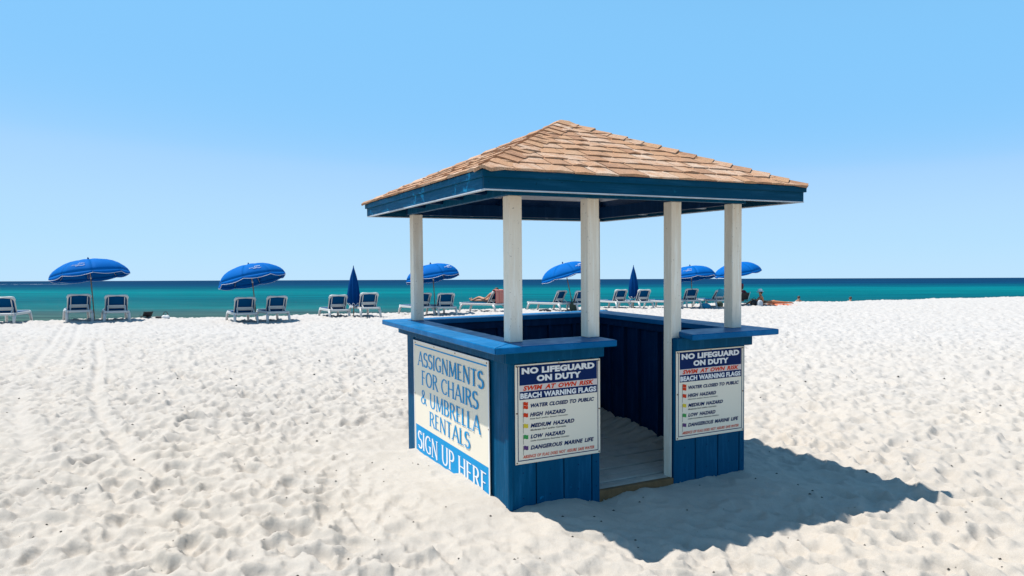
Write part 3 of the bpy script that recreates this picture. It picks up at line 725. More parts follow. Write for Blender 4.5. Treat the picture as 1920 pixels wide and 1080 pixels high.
# ------------------------------------------------------------------ loungers
def make_lounger(back_deg=62, loc=(0,0,0), rz=0, label='', group=None, sling='sling'):
    T = empty('beach_lounger', label, 'lounger', group=group, loc=loc, rz=rz)
    sl_ = M[sling]; r = .026
    hw = .33; zs = .32
    # base frame: two side rails and cross bars (local +y is the foot end)
    b = MB()
    for sx in (-1, 1): b.bar((sx*hw, -.42, zs), (sx*hw, 1.42, zs), .055, .085)
    for y in (-.42, -.1, 1.42): b.bar((-hw+.024, y, zs), (hw-.024, y, zs), .05, .07)
    b.build('seat_frame', M['resin'], T, bevel=.012)
    for sx in (-1, 1):
        for y0, y1 in ((-.30, -.46), (1.30, 1.44)):
            b = MB(); b.tube([(sx*hw, y0, zs-.02), (sx*(hw+.02), (y0+y1)/2, .2), (sx*(hw+.035), y1, -.03)], [.055, .046, .040], 8); b.build('leg', M['resin'], T, smooth=True)
    b = MB(); b.box((-hw+.012, .05, zs+.044), (hw-.012, 1.36, zs+.060)); b.build('seat_sling', sl_, T)
    b = MB(); b.bar((-hw, 1.43, zs+.02), (hw, 1.43, zs+.02), .07, .09); b.build('foot_rail', M['resin'], T, bevel=.02)
    # raised back
    a = R_(180 - back_deg); L = .57; dy, dz = math.cos(a), math.sin(a)
    Q = lambda x, t, n_=0.0: (x, .02 + dy*t - dz*n_*-1*-1, zs + .03 + dz*t + dy*n_*-1*-1)
    bw = .315
    pts = [Q(-bw, 0), Q(-bw, L*.75), Q(-bw, L-.08), Q(-bw+.025, L-.025), Q(-bw+.08, L), Q(0, L), Q(bw-.08, L), Q(bw-.025, L-.025), Q(bw, L-.08), Q(bw, L*.75), Q(bw, 0)]
    MB().tube(pts, [.018, .020, .040, .048, .040, .022, .040, .048, .040, .020, .018], 8).build('back_frame', M['resin'], T, smooth=True)
    b = MB(); n_ = 8
    vs_ = []
    for i in range(n_ + 1):
        t = L*.97*i/n_
        hwid = bw + .014 if i < 6.5 else bw - .05
        for x in (-hwid, hwid):
            for off in (-.006, .006): vs_.append(Q(x, t, off - .012*math.sin(i/n_*PI)))
    fs = []
    for i in range(n_):
        o_ = 4*i; fs += [(o_, o_+4, o_+6, o_+2), (o_+1, o_+3, o_+7, o_+5), (o_, o_+1, o_+5, o_+4), (o_+2, o_+6, o_+7, o_+3)]
    b.add(vs_, fs + [(0,2,3,1), (4*n_, 4*n_+1, 4*n_+3, 4*n_+2)]).build('back_sling', sl_, T)
    b = MB()
    b.bar(Q(-bw*.80, L*.30, .035), Q(bw*.80, L*.30, .035), .03, .12, up=(0, dy, dz)); b.build('back_crossbar', M['resin'], T, bevel=.01)
    for sx in (-1, 1):
        MB().bar(Q(sx*bw*.74, .02, .028), Q(sx*bw*.74, L*.92, .028), .03, .024, up=(1,0,0)).build('back_rib', M['resin'], T)
    for sx in (-1, 1):
        MB().bar(Q(sx*bw*.8, L*.36, .03), (sx*bw*.8, -.36, zs), .022, .03, up=(1,0,0)).build('back_prop', M['resin'], T)
    return T
def copy_thing(root, loc, rz, label, group):
    r = root.copy(); link(r); r.location = loc; r.rotation_euler = (0, 0, rz); r['label'] = label; r['group'] = group
    for ch in list(root.children):
        c = ch.copy(); link(c); c.parent = r
        for g in list(ch.children):
            d = g.copy(); link(d); d.parent = c
    return r
GL_ = 'loungers set out in pairs facing the sea'
LOUNGERS = [
 (-16.34, 22.6, -20, 'lounger cut off by the left edge of the photo'),
 (-14.23, 23.04, -35, 'lounger left of the pole of the leftmost open umbrella'),
 (-13.13, 23.27, -32, 'lounger right of the pole of the leftmost open umbrella'),
 (-9.02, 23.61, -30, 'lounger left of the pole of the second open umbrella from the left'),
 (-8.04, 23.86, -31, 'lounger right of the pole of the second open umbrella from the left'),
 (-6.44, 25.8, -27, 'lounger left of the closed umbrella that stands clear of the kiosk'),
 (-5.29, 25.72, -26, 'lounger right of the closed umbrella that stands clear of the kiosk'),
 (-3.51, 27.15, -31, 'lounger half hidden behind the leftmost kiosk post'),
 (-2.60, 27.09, -21, 'lounger just right of the leftmost kiosk post, under an open umbrella'),
 (1.95, 29.93, -48, 'long reclined lounger with its foot end toward the near corner post'),
 (2.85, 29.9, -30, 'lounger with upright back partly behind the doorway left post'),
 (4.84, 31.86, -24, 'lounger left of the closed umbrella seen through the kiosk doorway posts'),
 (5.87, 31.77, -22, 'lounger right of the closed umbrella seen through the kiosk doorway posts'),
 (7.3, 32.3, -30, 'lounger mostly hidden behind the doorway right post, foot end showing'),
 (8.29, 32.75, -14, 'lounger just right of the doorway right post, dark back under umbrella'),
]
proto = None
for x, y, az, lb in LOUNGERS:
    loc = (x, y, gz(x, y) + .0)
    if proto is None: proto = make_lounger(62, loc, R_(-az) , lb, GL_)
    else: copy_thing(proto, loc, R_(-az), lb, GL_)
t16 = make_lounger(50, (9.73, 33.24, gz(9.73, 33.24)), R_(20), 'lounger with a turquoise towel over its back beside the rightmost kiosk post', GL_)
b = MB()
tw = MB(); tw.box((-.22, -.01, 0), (.22, .012, .55)); tw.box((-.22, .012, .53), (.22, .05, .56)); tw.box((-.24, -.028, .25), (.2, -.011, .57))
o = tw.build('towel', M['sling_l'], bevel=.006); o.matrix_world = Matrix.Translation((9.73, 33.24, gz(9.73, 33.24))) @ Matrix.Rotation(R_(20), 4, 'Z') @ Matrix.Translation((0, -.075, .42)) @ Matrix.Rotation(R_(40), 4, 'X')
tag(o, 'turquoise towel hung over the lounger beside the rightmost kiosk post', 'towel')

# ------------------------------------------------------------------ umbrellas
def canopy_pts(r, rise, t, k, n=8):
    th_ = 2*PI*k/n; sag = 1.0
    rr = r * math.sin(t * PI / 2 * .98) ; zz = -rise * (1 - math.cos(t * PI/2 * .95)) * 1.05
    return rr*math.cos(th_), rr*math.sin(th_), zz
def make_umbrella(base, lean, leandir, tilt, label, group, spin=0.0, Rr=1.15, H=2.02, logo_face=None):
    T = empty('beach_umbrella', label, 'umbrella', group=group, loc=base)
    ld = Vector((math.sin(R_(leandir)), math.cos(R_(leandir)), 0))
    axis = Vector((0, 0, 1)).cross(ld); 
    top = Matrix.Rotation(R_(lean), 3, axis) @ Vector((0, 0, H))
    kn = Matrix.Rotation(R_(lean), 3, axis) @ Vector((0, 0, H * .70))
    up = (Matrix.Rotation(R_(tilt), 3, axis) @ Vector((0, 0, 1))).normalized()
    hub = kn + up * (H * .30)
    foot = Vector((0, 0, -.12)) 
    MB().tube([foot, kn * .5, kn], .019, 8).build('pole', M['wood'], T, smooth=True)
    MB().tube([kn, hub + up*.03], .014, 8).build('upper_pole', M['wood'], T, smooth=True)
    MB().tube([hub + up*.02, hub + up*.045, hub + up*.09], [.035, .03, .012], 8).build('finial', M['canopy_d'], T, smooth=True)
    MB().tube([kn - up*.03, kn + up*.05], .028, 8).build('tilt_joint', M['metal'], T, smooth=True)
    x_ = up.orthogonal().normalized(); 
    # keep a fixed reference direction so the panels face the same way
    ref = Vector((math.cos(R_(spin)), math.sin(R_(spin)), 0)); x_ = (ref - up*ref.dot(up)).normalized(); y_ = up.cross(x_)
    P = lambda p: hub + x_*p[0] + y_*p[1] + up*p[2]
    rise = .50; n = 8; m_ = 6; nt_ = 8
    def surf(k, f, t):                                         # panel k, across f 0..1, down t 0..1
        a0 = 2*PI*(k)/n; a1 = 2*PI*(k+1)/n
        prof_r = Rr * math.sin(t*PI/2*.92)/math.sin(PI/2*.92); prof_z = -rise*(1-math.cos(t*PI/2*.92))/(1-math.cos(PI/2*.92))
        p0 = Vector((math.cos(a0), math.sin(a0), 0)); p1 = Vector((math.cos(a1), math.sin(a1), 0))
        c = p0.lerp(p1, f) * prof_r
        puff = .035*math.sin(PI*f)*math.sin(PI*min(t,1))
        nrm = c.normalized() if c.length > 1e-6 else Vector((0,0,1))
        return Vector((c.x, c.y, prof_z + puff*.8)) + nrm*puff*.6
    b = MB()
    for k in range(n):
        vs_ = [P(surf(k, i/m_, j/nt_)) for j in range(nt_+1) for i in range(m_+1)]
        fs = [(j*(m_+1)+i, j*(m_+1)+i+1, (j+1)*(m_+1)+i+1, (j+1)*(m_+1)+i) for j in range(nt_) for i in range(m_)]
        b.add(vs_, fs)
    cn = b.build('canopy', M['canopy'], T, smooth=True)
    md = cn.modifiers.new('s', 'SOLIDIFY'); md.thickness = .006
    val = MB(); pipe = []
    for k in range(n):
        row = []
        for i in range(m_+1):
            f = i/m_; top_ = surf(k, f, 1.0); drop = .07 + .055*math.sin(PI*f)
            bot = top_*1.0; d2 = Vector((top_.x, top_.y, 0)).normalized()
            bot = top_ + Vector((0,0,-drop)) + d2*.012
            row.append((P(top_ + d2*.002), P(bot)))
        vs_ = [p for pr in row for p in pr]
        val.add(vs_, [(2*i, 2*i+1, 2*i+3, 2*i+2) for i in range(m_)])
        pipe += [r_[1] for r_ in row[:-1]]
    v_ = val.build('valance', M['canopy'], T, smooth=True); md = v_.modifiers.new('s', 'SOLIDIFY'); md.thickness = .006
    MB().tube(pipe, .0055, 5, closed=True).build('piping', M['piping'], T)
    for k in range(n):
        a0 = 2*PI*k/n; tip = surf(k, 0, 1.0); mid_ = surf(k, 0, .55)
        MB().tube([P(surf(k, 0, .04) - Vector((0,0,.02))), P(mid_ - Vector((0,0,.02))), P(tip - Vector((0,0,.012)))], .006, 5).build('rib', M['metal'], T)
    # small white script-like squiggle printed on panels
    for k in logo_face or ():
        b = MB()
        out_ = Vector((math.cos(2*PI*(k+.5)/n), math.sin(2*PI*(k+.5)/n), .6)) * .010
        for f0, t0, ln, am, fr in ((.26, .72, .30, .022, 2.1), (.50, .66, .26, .030, 1.7), (.42, .76, .34, .010, .8)):
            pts = [P(surf(k, f0 + ln*i/14, t0 + am*math.sin(i*fr)) + out_) for i in range(15)]
            b.tube(pts, .0055, 4)
        b.build('logo', M['piping'], T)
    return T
GU = 'open blue umbrellas over the loungers'
def ub(x, y): return (x, y, gz(x, y))
# which panel looks at the camera depends on spin; print on the two facing ones
make_umbrella(ub(-13.87, 23.31), 6, -75, 9, 'open blue umbrella with white scalloped edge, leftmost on the beach', GU, -55, 1.17, 2.05, (7,))
make_umbrella(ub(-8.69, 23.9), 7, -75, 14, 'open blue umbrella tilted to the left, second from the left edge', GU, -82, 1.12, 2.0, (0,))
make_umbrella(ub(-3.0, 27.53), 4, -70, 11, 'open blue umbrella cut by the leftmost kiosk post', GU, -62, 1.1, 2.0, (0,))
make_umbrella(ub(2.68, 30.39), 12, -85, 16, 'open blue umbrella leaning left between the near corner post and the doorway left post', GU, -75, 1.15, 2.08, (0,))
make_umbrella(ub(8.41, 32.74), 2, -40, 8, 'open blue umbrella just right of the doorway right post', GU, -90, 1.17, 1.92, (7,))
make_umbrella(ub(11.35, 35.11), 2, -100, 10, 'open blue umbrella behind the rightmost kiosk post', GU, -70, 1.15, 2.12, ())
def closed_umbrella(x, y, H, label):
    T = empty('closed_umbrella', label, 'umbrella', group='closed blue umbrellas between loungers', loc=ub(x, y))
    MB().tube([(0,0,-.12), (0,0,.6)], .019, 8).build('pole', M['wood'], T, smooth=True)
    b = MB(); n = 48; prof = [(.50, .185, .9), (.56, .20, .8), (.9, .205, .6), (1.25, .165, .5), (1.6, .105, .4), (1.85, .045, .2), (1.98, .012, 0)]
    vs_ = []
    for z_, r_, fl in prof:
        z_ = z_ * H / 1.98
        for k in range(n):
            a = 2*PI*k/n; fold = 1 + .24*fl*math.sin(8*a + z_*.6) + .10*fl*math.sin(16*a+1)
            vs_.append((r_*fold*math.cos(a), r_*fold*math.sin(a), z_ + (.05*math.sin(8*a) if z_ < .55 else 0)))
    fs = [(j*n+k, j*n+(k+1)%n, (j+1)*n+(k+1)%n, (j+1)*n+k) for j in range(len(prof)-1) for k in range(n)]
    b.add(vs_, fs + [tuple(range(n))[::-1], tuple(range((len(prof)-1)*n, len(prof)*n))]).build('folded_canopy', M['canopy_d'], T, smooth=True)
    MB().tube([(.20*math.cos(a)*(1+.2*math.sin(8*a)), .20*math.sin(a)*(1+.2*math.sin(8*a)), .49*H/1.98+.05*math.sin(8*a)) for a in [2*PI*k/48 for k in range(48)]], .011, 5, closed=True).build('piping', M['piping'], T)
    MB().tube([(0,0,H-.02), (0,0,H+.05)], [.02, .008], 8).build('finial', M['canopy_d'], T, smooth=True)
closed_umbrella(-5.86, 25.95, 1.84, 'closed navy umbrella left of the kiosk, clear against sea and sky')
closed_umbrella(5.55, 32.05, 1.92, 'closed navy umbrella seen between the doorway posts of the kiosk')

# ------------------------------------------------------------------ people
def skin_body(name, pts, edges, mat, parent=None, sub=2):
    keys = list(pts); idx = {k: i for i, k in enumerate(keys)}
    me = bpy.data.meshes.new(name); me.from_pydata([pts[k][0] for k in keys], [(idx[a], idx[c]) for a, c in edges], [])
    ob = bpy.data.objects.new(name, me); link(ob)
    ob.modifiers.new('skin', 'SKIN'); ob.modifiers['skin'].use_smooth_shade = True
    for i, k in enumerate(keys):
        r = pts[k][1]; r = r if isinstance(r, tuple) else (r, r); me.skin_vertices[0].data[i].radius = r
        me.skin_vertices[0].data[i].use_root = (k == keys[0])
    md = ob.modifiers.new('sub', 'SUBSURF'); md.levels = sub; md.render_levels = sub
    m2 = bpy.data.meshes.new_from_object(ob.evaluated_get(bpy.context.evaluated_depsgraph_get()))
    bpy.data.objects.remove(ob); m2.materials.clear(); m2.materials.append(mat); m2.name = name
    o = bpy.data.objects.new(name, m2); link(o)
    if parent is not None: o.parent = parent
    return o
def hand(pts, edges, key, wrist, d, n_, s='l'):
    """palm and five fingers from wrist along d; n_ is the palm's side direction"""
    w_ = Vector(wrist); d = Vector(d).normalized(); n_ = Vector(n_).normalized(); up = d.cross(n_).normalized()
    pts[key+'p'] = (w_ + d*.06, (.026, .018)); edges.append((key, key+'p'))
    for i, (o_, ln) in enumerate(((-.03,.06), (-.01,.075), (.01,.07), (.03,.055))):
        a = w_ + d*.10 + n_*o_; c = a + (d*.9 - up*.35)*ln
        pts[f'{key}f{i}'] = (a, .009); pts[f'{key}g{i}'] = (c, .008); edges += [(key+'p', f'{key}f{i}'), (f'{key}f{i}', f'{key}g{i}')]
    a = w_ + d*.05 - n_*.04; pts[key+'t'] = (a, .010); pts[key+'u'] = (a + (d - n_*.5)*.04, .009); edges += [(key+'p', key+'t'), (key+'t', key+'u')]
def figure(name, label, loc, rz, J, mat, extras, group=None):
    """J: joints dict -> (pos, radius). One continuous body plus clothing children"""
    T = empty(name, label, 'person', group=group, loc=loc, rz=rz)
    E = [('pelvis','waist'),('waist','chest'),('chest','neck'),('neck','head'),('head','crown')]
    for s in 'lr':
        E += [('chest',s+'sh'),(s+'sh',s+'el'),(s+'el',s+'wr'),('pelvis',s+'hip'),(s+'hip',s+'kn'),(s+'kn',s+'an'),(s+'an',s+'toe')]
    J = dict(J); E = [e_ for e_ in E if e_[0] in J and e_[1] in J]
    for s in 'lr':
        if s+'wr' in J and s+'el' in J:
            w_, el = Vector(J[s+'wr'][0]), Vector(J[s+'el'][0]); d = (w_-el).normalized(); side = d.cross(Vector((0,0,1)))
            if side.length < .1: side = Vector((0,1,0))
            hand(J, E, s+'wr', w_, d, side)
    skin_body('body', J, E, mat, T)
    extras(T, J); return T
def blob(name, c, r, mat, parent, scale=(1,1,1)):
    me = bpy.data.meshes.new(name); bm = bmesh.new(); bmesh.ops.create_icosphere(bm, subdivisions=2, radius=r)
    for v in bm.verts: v.co = Vector((v.co.x*scale[0], v.co.y*scale[1], v.co.z*scale[2])) + Vector(c)
    for f in bm.faces: f.smooth = True
    bm.to_mesh(me); bm.free(); me.materials.append(mat); o = bpy.data.objects.new(name, me); link(o); o.parent = parent; return o
def face(T, c, fwd):
    c = Vector(c); fwd = Vector(fwd).normalized(); sd_ = fwd.cross(Vector((0,0,1))).normalized()
    blob('nose', c + fwd*.105 + Vector((0,0,-.01)), .016, M['skin'], T)
    for s in (-1, 1):
        blob('eye', c + fwd*.092 + sd_*s*.033 + Vector((0,0,.02)), .010, M['black'], T)
        blob('ear', c + sd_*s*.082, .022, M['skin'], T, (.7,.7,1.3))
    blob('mouth', c + fwd*.095 + Vector((0,0,-.05)), .014, M['maroon'], T, (1,1,.4))
def hat(T, c, mat, brim=.19):
    c = Vector(c); b = MB(); n = 20; prof = [(brim, -.01), (brim*.8, .015), (.105, .03), (.10, .09), (.07, .13), (.0, .14)]
    vs_ = [(c.x + r_*math.cos(2*PI*k/n), c.y + r_*math.sin(2*PI*k/n), c.z + z_) for r_, z_ in prof for k in range(n)]
    fs = [(j*n+k, j*n+(k+1)%n, (j+1)*n+(k+1)%n, (j+1)*n+k) for j in range(len(prof)-1) for k in range(n)]
    b.add(vs_, fs).build('hat', mat, T, smooth=True)
# seated sunbather with white hat: faces -x, legs stretched out, leaning on her arms
def ex1(T, J):
    face(T, (-.10, 0, .70), (-1, .1, -.1)); hat(T, (-.08, 0, .74), M['hat'])
    blob('hair', (-.04, 0, .70), .10, M['hair'], T, (.9, .85, 1.1))
    skin_body('swimsuit', {'a': ((0,0,.10), (.165,.135)), 'b': ((-.09,.0,.11), (.14,.12))}, [('a','b')], M['swim'], T, 2)
    skin_body('swimsuit_top', {'a': ((-.06,-.09,.42), (.085,.075)), 'b': ((-.06,.09,.42), (.085,.075))}, [('a','b')], M['swim'], T, 2)
gx, gy = 12.25, 34.4
figure('person', 'seated sunbather in a white sun hat and pale blue swimwear on the sand', (gx, gy, gz(gx, gy)), R_(-8), {
 'pelvis': ((0,0,.11), (.15,.12)), 'waist': ((.0,0,.27), (.12,.10)), 'chest': ((-.03,0,.43), (.14,.11)), 'neck': ((-.06,0,.56), .05), 'head': ((-.09,0,.66), .085), 'crown': ((-.08,0,.76), .07),
 'lsh': ((-.04,-.16,.49), .05), 'lel': ((-.22,-.22,.32), .038), 'lwr': ((-.42,-.18,.30), .028), 'rsh': ((-.04,.16,.49), .05), 'rel': ((-.20,.22,.30), .038), 'rwr': ((-.40,.2,.34), .028),
 'lhip': ((-.08,-.10,.11), .09), 'lkn': ((-.42,-.14,.34), .06), 'lan': ((-.62,-.14,.05), .04), 'ltoe': ((-.74,-.14,.03), .03),
 'rhip': ((-.08,.10,.11), .09), 'rkn': ((-.46,.14,.26), .06), 'ran': ((-.80,.14,.05), .04), 'rtoe': ((-.90,.14,.04), .03)}, M['skin_d'], ex1)
# prone sunbather on an orange towel
gx, gy = 13.15, 35.2
zt_ = max(gz(gx + dx, gy) for dx in (-.6, -.3, 0, .3, .6))
def sheet(name, cx, cy, sx, sy, rz, mat, label, lift=.015, cat='towel'):
    n, m_ = 26, 14; c, s = math.cos(rz), math.sin(rz)
    A, B = np.meshgrid(np.linspace(-sx/2, sx/2, n), np.linspace(-sy/2, sy/2, m_))
    X, Y = cx + A*c - B*s, cy + A*s + B*c
    Z = ground(X, Y) + lift
    o = grid_mesh(name, X, Y, Z, mat); md = o.modifiers.new('s', 'SOLIDIFY'); md.thickness = .012; md.offset = 1
    return tag(o, label, cat)
sheet('beach_towel', gx + .05, gy, 1.95, .9, R_(10), M['orange'], 'orange towel spread on the sand under a lying sunbather')
def ex2(T, J):
    blob('hair', (-.62, 0, .16), .10, M['hair'], T); face(T, (-.66, -.03, .15), (-1, -.4, 0))
    skin_body('swim_trunks', {'a': ((-.02,-.05,.11), (.13,.115)), 'b': ((-.02,.05,.11), (.13,.115)), 'c': ((.10,0,.10), (.15,.09))}, [('a','b'),('b','c')], M['orange'], T, 2)
figure('person', 'sunbather lying face down on an orange towel right of the seated one', (gx, gy, zt_ + .01), R_(8), {
 'pelvis': ((0,0,.11), (.13,.11)), 'waist': ((-.18,0,.11), (.11,.10)), 'chest': ((-.36,0,.13), (.14,.11)), 'neck': ((-.50,0,.15), .05), 'head': ((-.60,0,.15), .08), 'crown': ((-.69,0,.16), .07),
 'lsh': ((-.42,-.17,.12), .05), 'lel': ((-.62,-.30,.08), .038), 'lwr': ((-.80,-.14,.07), .028), 'rsh': ((-.42,.17,.12), .05), 'rel': ((-.62,.30,.08), .038), 'rwr': ((-.80,.14,.07), .028),
 'lhip': ((.08,-.09,.11), .085), 'lkn': ((.48,-.11,.09), .058), 'lan': ((.86,-.12,.08), .038), 'ltoe': ((.98,-.13,.05), .028),
 'rhip': ((.08,.09,.11), .085), 'rkn': ((.48,.11,.09), .058), 'ran': ((.86,.12,.08), .038), 'rtoe': ((.98,.13,.05), .028)}, M['skin_d'], ex2)
# person in maroon seated beside the rightmost post
def ex3(T, J):
    skin_body('shirt', {'a': ((0,0,.46), (.16,.13)), 'b': ((0,0,.66), (.185,.14)), 'c': ((.0,0,.80), (.15,.12)), 'd': ((-.16,-.24,.62), .07), 'e': ((.16,-.24,.62), .07), 'f': ((-.17,0,.80), .08), 'g': ((.17,0,.80), .08)}, [('a','b'),('b','c'),('c','f'),('f','d'),('c','g'),('g','e')], M['maroon'], T, 2)
    hat(T, (0, .0, 1.06), M['maroon'], .12); face(T, (0,.0,1.0), (0,1,0)); blob('hair', (0,-.02,1.0), .10, M['hair'], T)
gx, gy = 11.28, 34.5
figure('person', 'person in a maroon top and cap seated behind the rightmost kiosk post', (gx, gy, gz(gx, gy) - .12), R_(20), {
 'pelvis': ((0,0,.38), (.15,.12)), 'waist': ((0,0,.5), (.12,.10)), 'chest': ((0,0,.70), (.15,.11)), 'neck': ((0,0,.86), .05), 'head': ((0,0,.97), .085), 'crown': ((0,0,1.07), .07),
 'lsh': ((-.18,0,.80), .05), 'lel': ((-.24,.06,.58), .038), 'lwr': ((-.22,.26,.50), .028), 'rsh': ((.18,0,.80), .05), 'rel': ((.24,.06,.58), .038), 'rwr': ((.22,.26,.50), .028),
 'lhip': ((-.10,.04,.38), .09), 'lkn': ((-.13,.44,.40), .06), 'lan': ((-.13,.52,.08), .04), 'ltoe': ((-.13,.64,.05), .03),
 'rhip': ((.10,.04,.38), .09), 'rkn': ((.13,.44,.40), .06), 'ran': ((.13,.52,.08), .04), 'rtoe': ((.13,.64,.05), .03)}, M['skin'], ex3)
b = MB(); b.box((-.24,-.2,.24), (.24,.26,.28)); b.bar((-.22,-.22,.26), (-.22,-.36,.85), .03, .03); b.bar((.22,-.22,.26), (.22,-.36,.85), .03, .03)
T = empty('folding_chair', 'low folding beach chair behind the rightmost kiosk post', 'chair', loc=(gx, gy, gz(gx, gy)), rz=R_(20))
MB().box((-.24,-.18,.24), (.24,.26,.265)).build('seat', M['black'], T)
MB().add([(-.22,-.19,.28),(.22,-.19,.28),(.22,-.33,.62),(-.22,-.33,.62),(-.22,-.20,.28),(.22,-.20,.28),(.22,-.345,.62),(-.22,-.345,.62)], [(0,1,2,3),(7,6,5,4),(0,4,5,1),(1,5,6,2),(2,6,7,3),(3,7,4,0)]).build('backrest', M['black'], T)
for sx in (-1, 1):
    MB().tube([(sx*.25,-.28,-.05), (sx*.25,.26,.25)], .012, 6).build('leg', M['metal'], T); MB().tube([(sx*.25,.28,-.05), (sx*.25,-.2,.27), (sx*.25,-.35,.66)], .012, 6).build('frame_tube', M['metal'], T)
# bathers in the water
def bather(x, y, zhead, label, shirt, rz=0):
    z0 = zhead - 1.72
    def ex(T, J):
        face(T, (0,0,1.58), (0,1,0)); blob('hair', (0,-.015,1.62), .105, M['hair'], T)
        skin_body('shirt' if shirt == 'hat' else 'swimwear', {'a': ((0,0,.98), (.16,.12)), 'b': ((0,0,1.18), (.17,.12)), 'c': ((0,0,1.34), (.18,.12))}, [('a','b'),('b','c')], M[shirt], T, 2)
    figure('person', label, (x, y, z0), R_(rz), {
     'pelvis': ((0,0,.92), (.15,.11)), 'waist': ((0,0,1.06), (.125,.10)), 'chest': ((0,0,1.30), (.155,.11)), 'neck': ((0,0,1.46), .05), 'head': ((0,0,1.57), .085), 'crown': ((0,0,1.66), .07),
     'lsh': ((-.19,0,1.40), .052), 'lel': ((-.26,.02,1.12), .040), 'lwr': ((-.25,.12,.90), .028), 'rsh': ((.19,0,1.40), .052), 'rel': ((.26,.02,1.12), .040), 'rwr': ((.25,.12,.90), .028),
     'lhip': ((-.10,0,.88), .09), 'lkn': ((-.12,.02,.48), .06), 'lan': ((-.12,0,.08), .04), 'ltoe': ((-.12,.13,.04), .03),
     'rhip': ((.10,0,.88), .09), 'rkn': ((.12,.02,.48), .06), 'ran': ((.12,0,.08), .04), 'rtoe': ((.12,.13,.04), .03)}, M['skin'], ex)
bather(20.1, 49.2, .38, 'bather in a white shirt at the water line right of the umbrellas', 'hat', 20)
bather(24.4, 50.6, .28, 'bather in the water farthest right, only head and shoulders showing', 'orange', 40)

# lounger with a striped towel over its back and a sunbather stretched out on it
LX, LY, LAZ = -.82, 28.7, -55
t9 = make_lounger(58, (LX, LY, gz(LX, LY)), R_(-LAZ), 'reclined lounger turned side-on with a red striped towel over its back', GL_)
LM = Matrix.Translation((LX, LY, gz(LX, LY))) @ Matrix.Rotation(R_(-LAZ), 4, 'Z')
n, m_ = 16, 24
A, T2 = np.meshgrid(np.linspace(-.30, .30, n), np.linspace(0, 1, m_))
ang = R_(58); yb = []; zb = []
path = [(.07 - math.cos(ang)*.1, .37 + math.sin(ang)*.1), (.07 - math.cos(ang)*.60, .37 + math.sin(ang)*.60), (-.30, .93), (-.39, .90), (-.41, .76), (-.40, .34)]
tt = np.linspace(0, 1, len(path)); Yp = np.interp(T2, tt, [p[0] for p in path]); Zp = np.interp(T2, tt, [p[1] for p in path])
Yp += .012*np.sin(A*40 + T2*3) * T2
o = grid_mesh('striped_towel', A, Yp, Zp, M['stripe']); o.matrix_world = LM; md = o.modifiers.new('s', 'SOLIDIFY'); md.thickness = .01
tag(o, 'red and white striped towel draped over the reclined lounger back', 'towel')
def ex4(T, J):
    face(T, (0,-.21,.90), (0,.9,.2)); blob('hair', (0,-.235,.91), .10, M['hair'], T)
    skin_body('swimwear', {'a': ((-.05,.14,.46), (.12,.10)), 'b': ((.05,.14,.46), (.12,.10)), 'c': ((0,.08,.50), (.14,.10))}, [('a','b'),('b','c')], M['black'], T, 2)
T4 = figure('person', 'sunbather reclining on the lounger with the striped towel, bare legs stretched to the left', (LX, LY, gz(LX, LY)), R_(-LAZ), {
 'pelvis': ((0,.12,.46), (.14,.10)), 'waist': ((0,.04,.58), (.12,.10)), 'chest': ((0,-.06,.70), (.14,.11)), 'neck': ((0,-.15,.82), .05), 'head': ((0,-.20,.90), .08), 'crown': ((0,-.23,.98), .07),
 'lsh': ((-.18,-.08,.76), .05), 'lel': ((-.26,.10,.58), .038), 'lwr': ((-.16,.30,.54), .028), 'rsh': ((.18,-.08,.76), .05), 'rel': ((.26,.10,.58), .038), 'rwr': ((.16,.30,.54), .028),
 'lhip': ((-.09,.18,.46), .085), 'lkn': ((-.11,.58,.60), .058), 'lan': ((-.10,1.02,.44), .038), 'ltoe': ((-.12,1.08,.56), .030),
 'rhip': ((.09,.18,.46), .085), 'rkn': ((.11,.62,.46), .058), 'ran': ((.08,1.10,.44), .038), 'rtoe': ((.10,1.15,.57), .030)}, M['skin'], ex4)

# ------------------------------------------------------------------ bags and small beach gear
def bag(x, y, w_, d_, h_, mat, label, strap=True, name='beach_bag', rz=0.3, cat='bag'):
    T = empty(name, label, cat, loc=(x, y, gz(x, y)), rz=rz); b = MB(); n = 16; prof = [(.0,.85),(.15,1),(.6,.98),(.85,.85),(1,.6)]
    vs_ = []
    for t, k in prof:
        for i in range(n):
            a = 2*PI*i/n; ca, sa = math.cos(a), math.sin(a); p = 3.0
            rr = (abs(ca)**p + abs(sa)**p) ** (-1/p) * (1 + .05*math.sin(3*a + t*5))
            vs_.append((rr*ca*k*w_/2, rr*sa*k*d_/2, t*h_ - .02 + .02*math.sin(2*a)*t))
    fs = [(j*n+i, j*n+(i+1)%n, (j+1)*n+(i+1)%n, (j+1)*n+i) for j in range(len(prof)-1) for i in range(n)]
    b.add(vs_, fs + [tuple(range(n))[::-1], tuple(range(4*n, 5*n))]).build('bag_body', mat, T, smooth=True)
    if strap: MB().tube([(-w_*.3, 0, h_*.93)] + [(w_*.3*math.cos(a), 0, h_*.95 + .12*math.sin(a)) for a in [PI - PI*i/8 for i in range(9)]], .012, 6).build('strap', M['black'], T)
    return T
bag(2.62, 29.75, .35, .28, .42, M['olive'], 'dark bag standing behind the lounger at the doorway left post')
bag(1.35, 28.9, .55, .30, .10, M['black'], 'dark flip-flops and cloth in a low heap on the sand', False, 'clothes_heap', .5, 'heap')
bag(10.05, 34.0, .34, .3, .26, M['olive'], 'olive bag on the sand left of the rightmost kiosk post')
bag(11.80, 34.2, .34, .3, .28, M['black'], 'black bag beside the maroon dressed person')
bag(11.98, 33.9, .26, .24, .30, M['greycloth'], 'pale grey beach bag between black bag and seated sunbather')
bag(9.05, 32.9, .55, .35, .22, M['sling_l'], 'turquoise cooler bag right of the lounger under the umbrella')
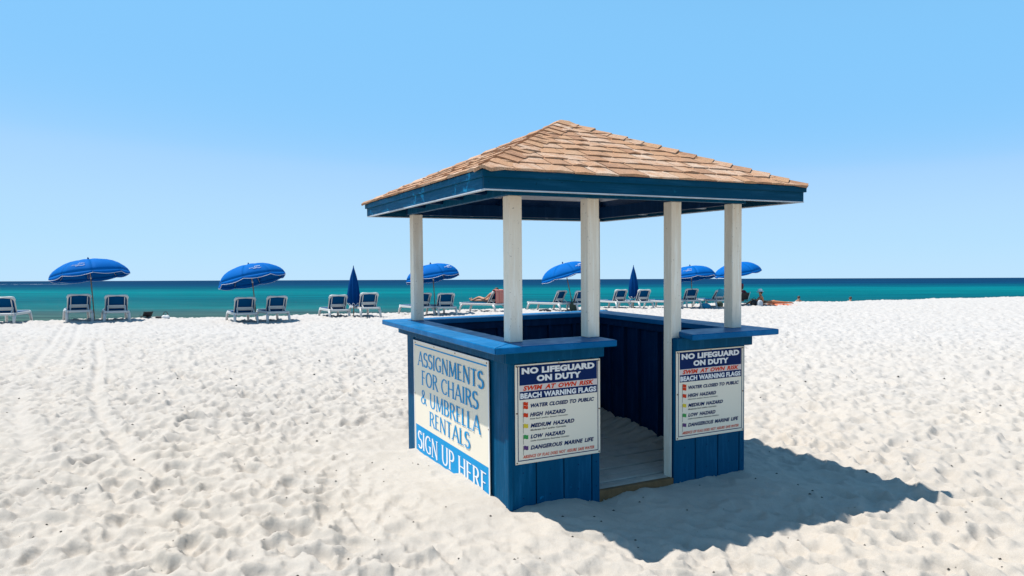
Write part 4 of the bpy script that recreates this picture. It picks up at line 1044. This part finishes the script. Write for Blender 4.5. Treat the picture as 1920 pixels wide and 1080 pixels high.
bag(-12.35, 25.0, .26, .2, .13, M['hat'], 'small white bag on the sand crest, left part of the beach', True)
bag(-12.62, 25.05, .22, .16, .09, M['black'], 'small black pouch lying left of the small white bag', False)
# low black folding chair seen from behind
T = empty('folding_chair', 'low black folding beach chair on the crest right of the leftmost umbrella', 'chair', loc=(-13.0, 24.95, gz(-13.0, 24.95)), rz=R_(50))
MB().bar((0,-.02,.08), (0,-.15,.24), .27, .02, up=(0,1,.4)).build('backrest', M['black'], T, bevel=.004)
MB().box((-.135,-.02,.07), (.135,.26,.09)).build('seat', M['black'], T)
for sx in (-1, 1):
    MB().tube([(sx*.15,.25,-.03), (sx*.15,-.04,.09), (sx*.15,-.16,.26)], .011, 6).build('frame_tube', M['black'], T)
    MB().tube([(sx*.15,-.16,-.03), (sx*.15,.22,.10)], .011, 6).build('leg', M['black'], T)

# ------------------------------------------------------------------ dry seaweed crumbs over the sand
b = MB(); rr = random.Random(3)
def crumb(x, y, s):
    z = gz(x, y); a0 = rr.uniform(0, 6.28); n = 5
    ring = [(x + s*rr.uniform(.6,1.2)*math.cos(a0+2*PI*i/n)*1.3, y + s*rr.uniform(.6,1.2)*math.sin(a0+2*PI*i/n), z + s*.15) for i in range(n)]
    b.add(ring + [(x, y, z + s*.9), (x, y, z - s*.3)], [(i, (i+1)%n, n) for i in range(n)] + [((i+1)%n, i, n+1) for i in range(n)])
xs = rr
for i in range(420):
    a = R_(rr.uniform(-40, 40)); d = 2.6 * math.exp(rr.uniform(0, 1.7)); x, y = d*math.sin(a), d*math.cos(a)
    dx, dy = x - NX, y - NY; u = dx*math.cos(YAW)+dy*math.sin(YAW); v = -dx*math.sin(YAW)+dy*math.cos(YAW)
    if -.1 < u < W+.1 and -.1 < v < D+.1: continue
    crumb(x, y, .0027 * rr.uniform(.6, 1.8) * (1 + d*.22))
for x, y, s in ((-1.97, 3.67, .012), (1.98, 2.85, .009), (2.9, 3.55, .009), (-.85, 4.3, .008), (-3.0, 5.2, .012), (2.62, 4.9, .009)): crumb(x, y, s)
tag(b.build('seaweed_crumbs', M['seaweed'], recalc=True), kind='stuff', label='dark crumbs of dry seaweed scattered over the sand')
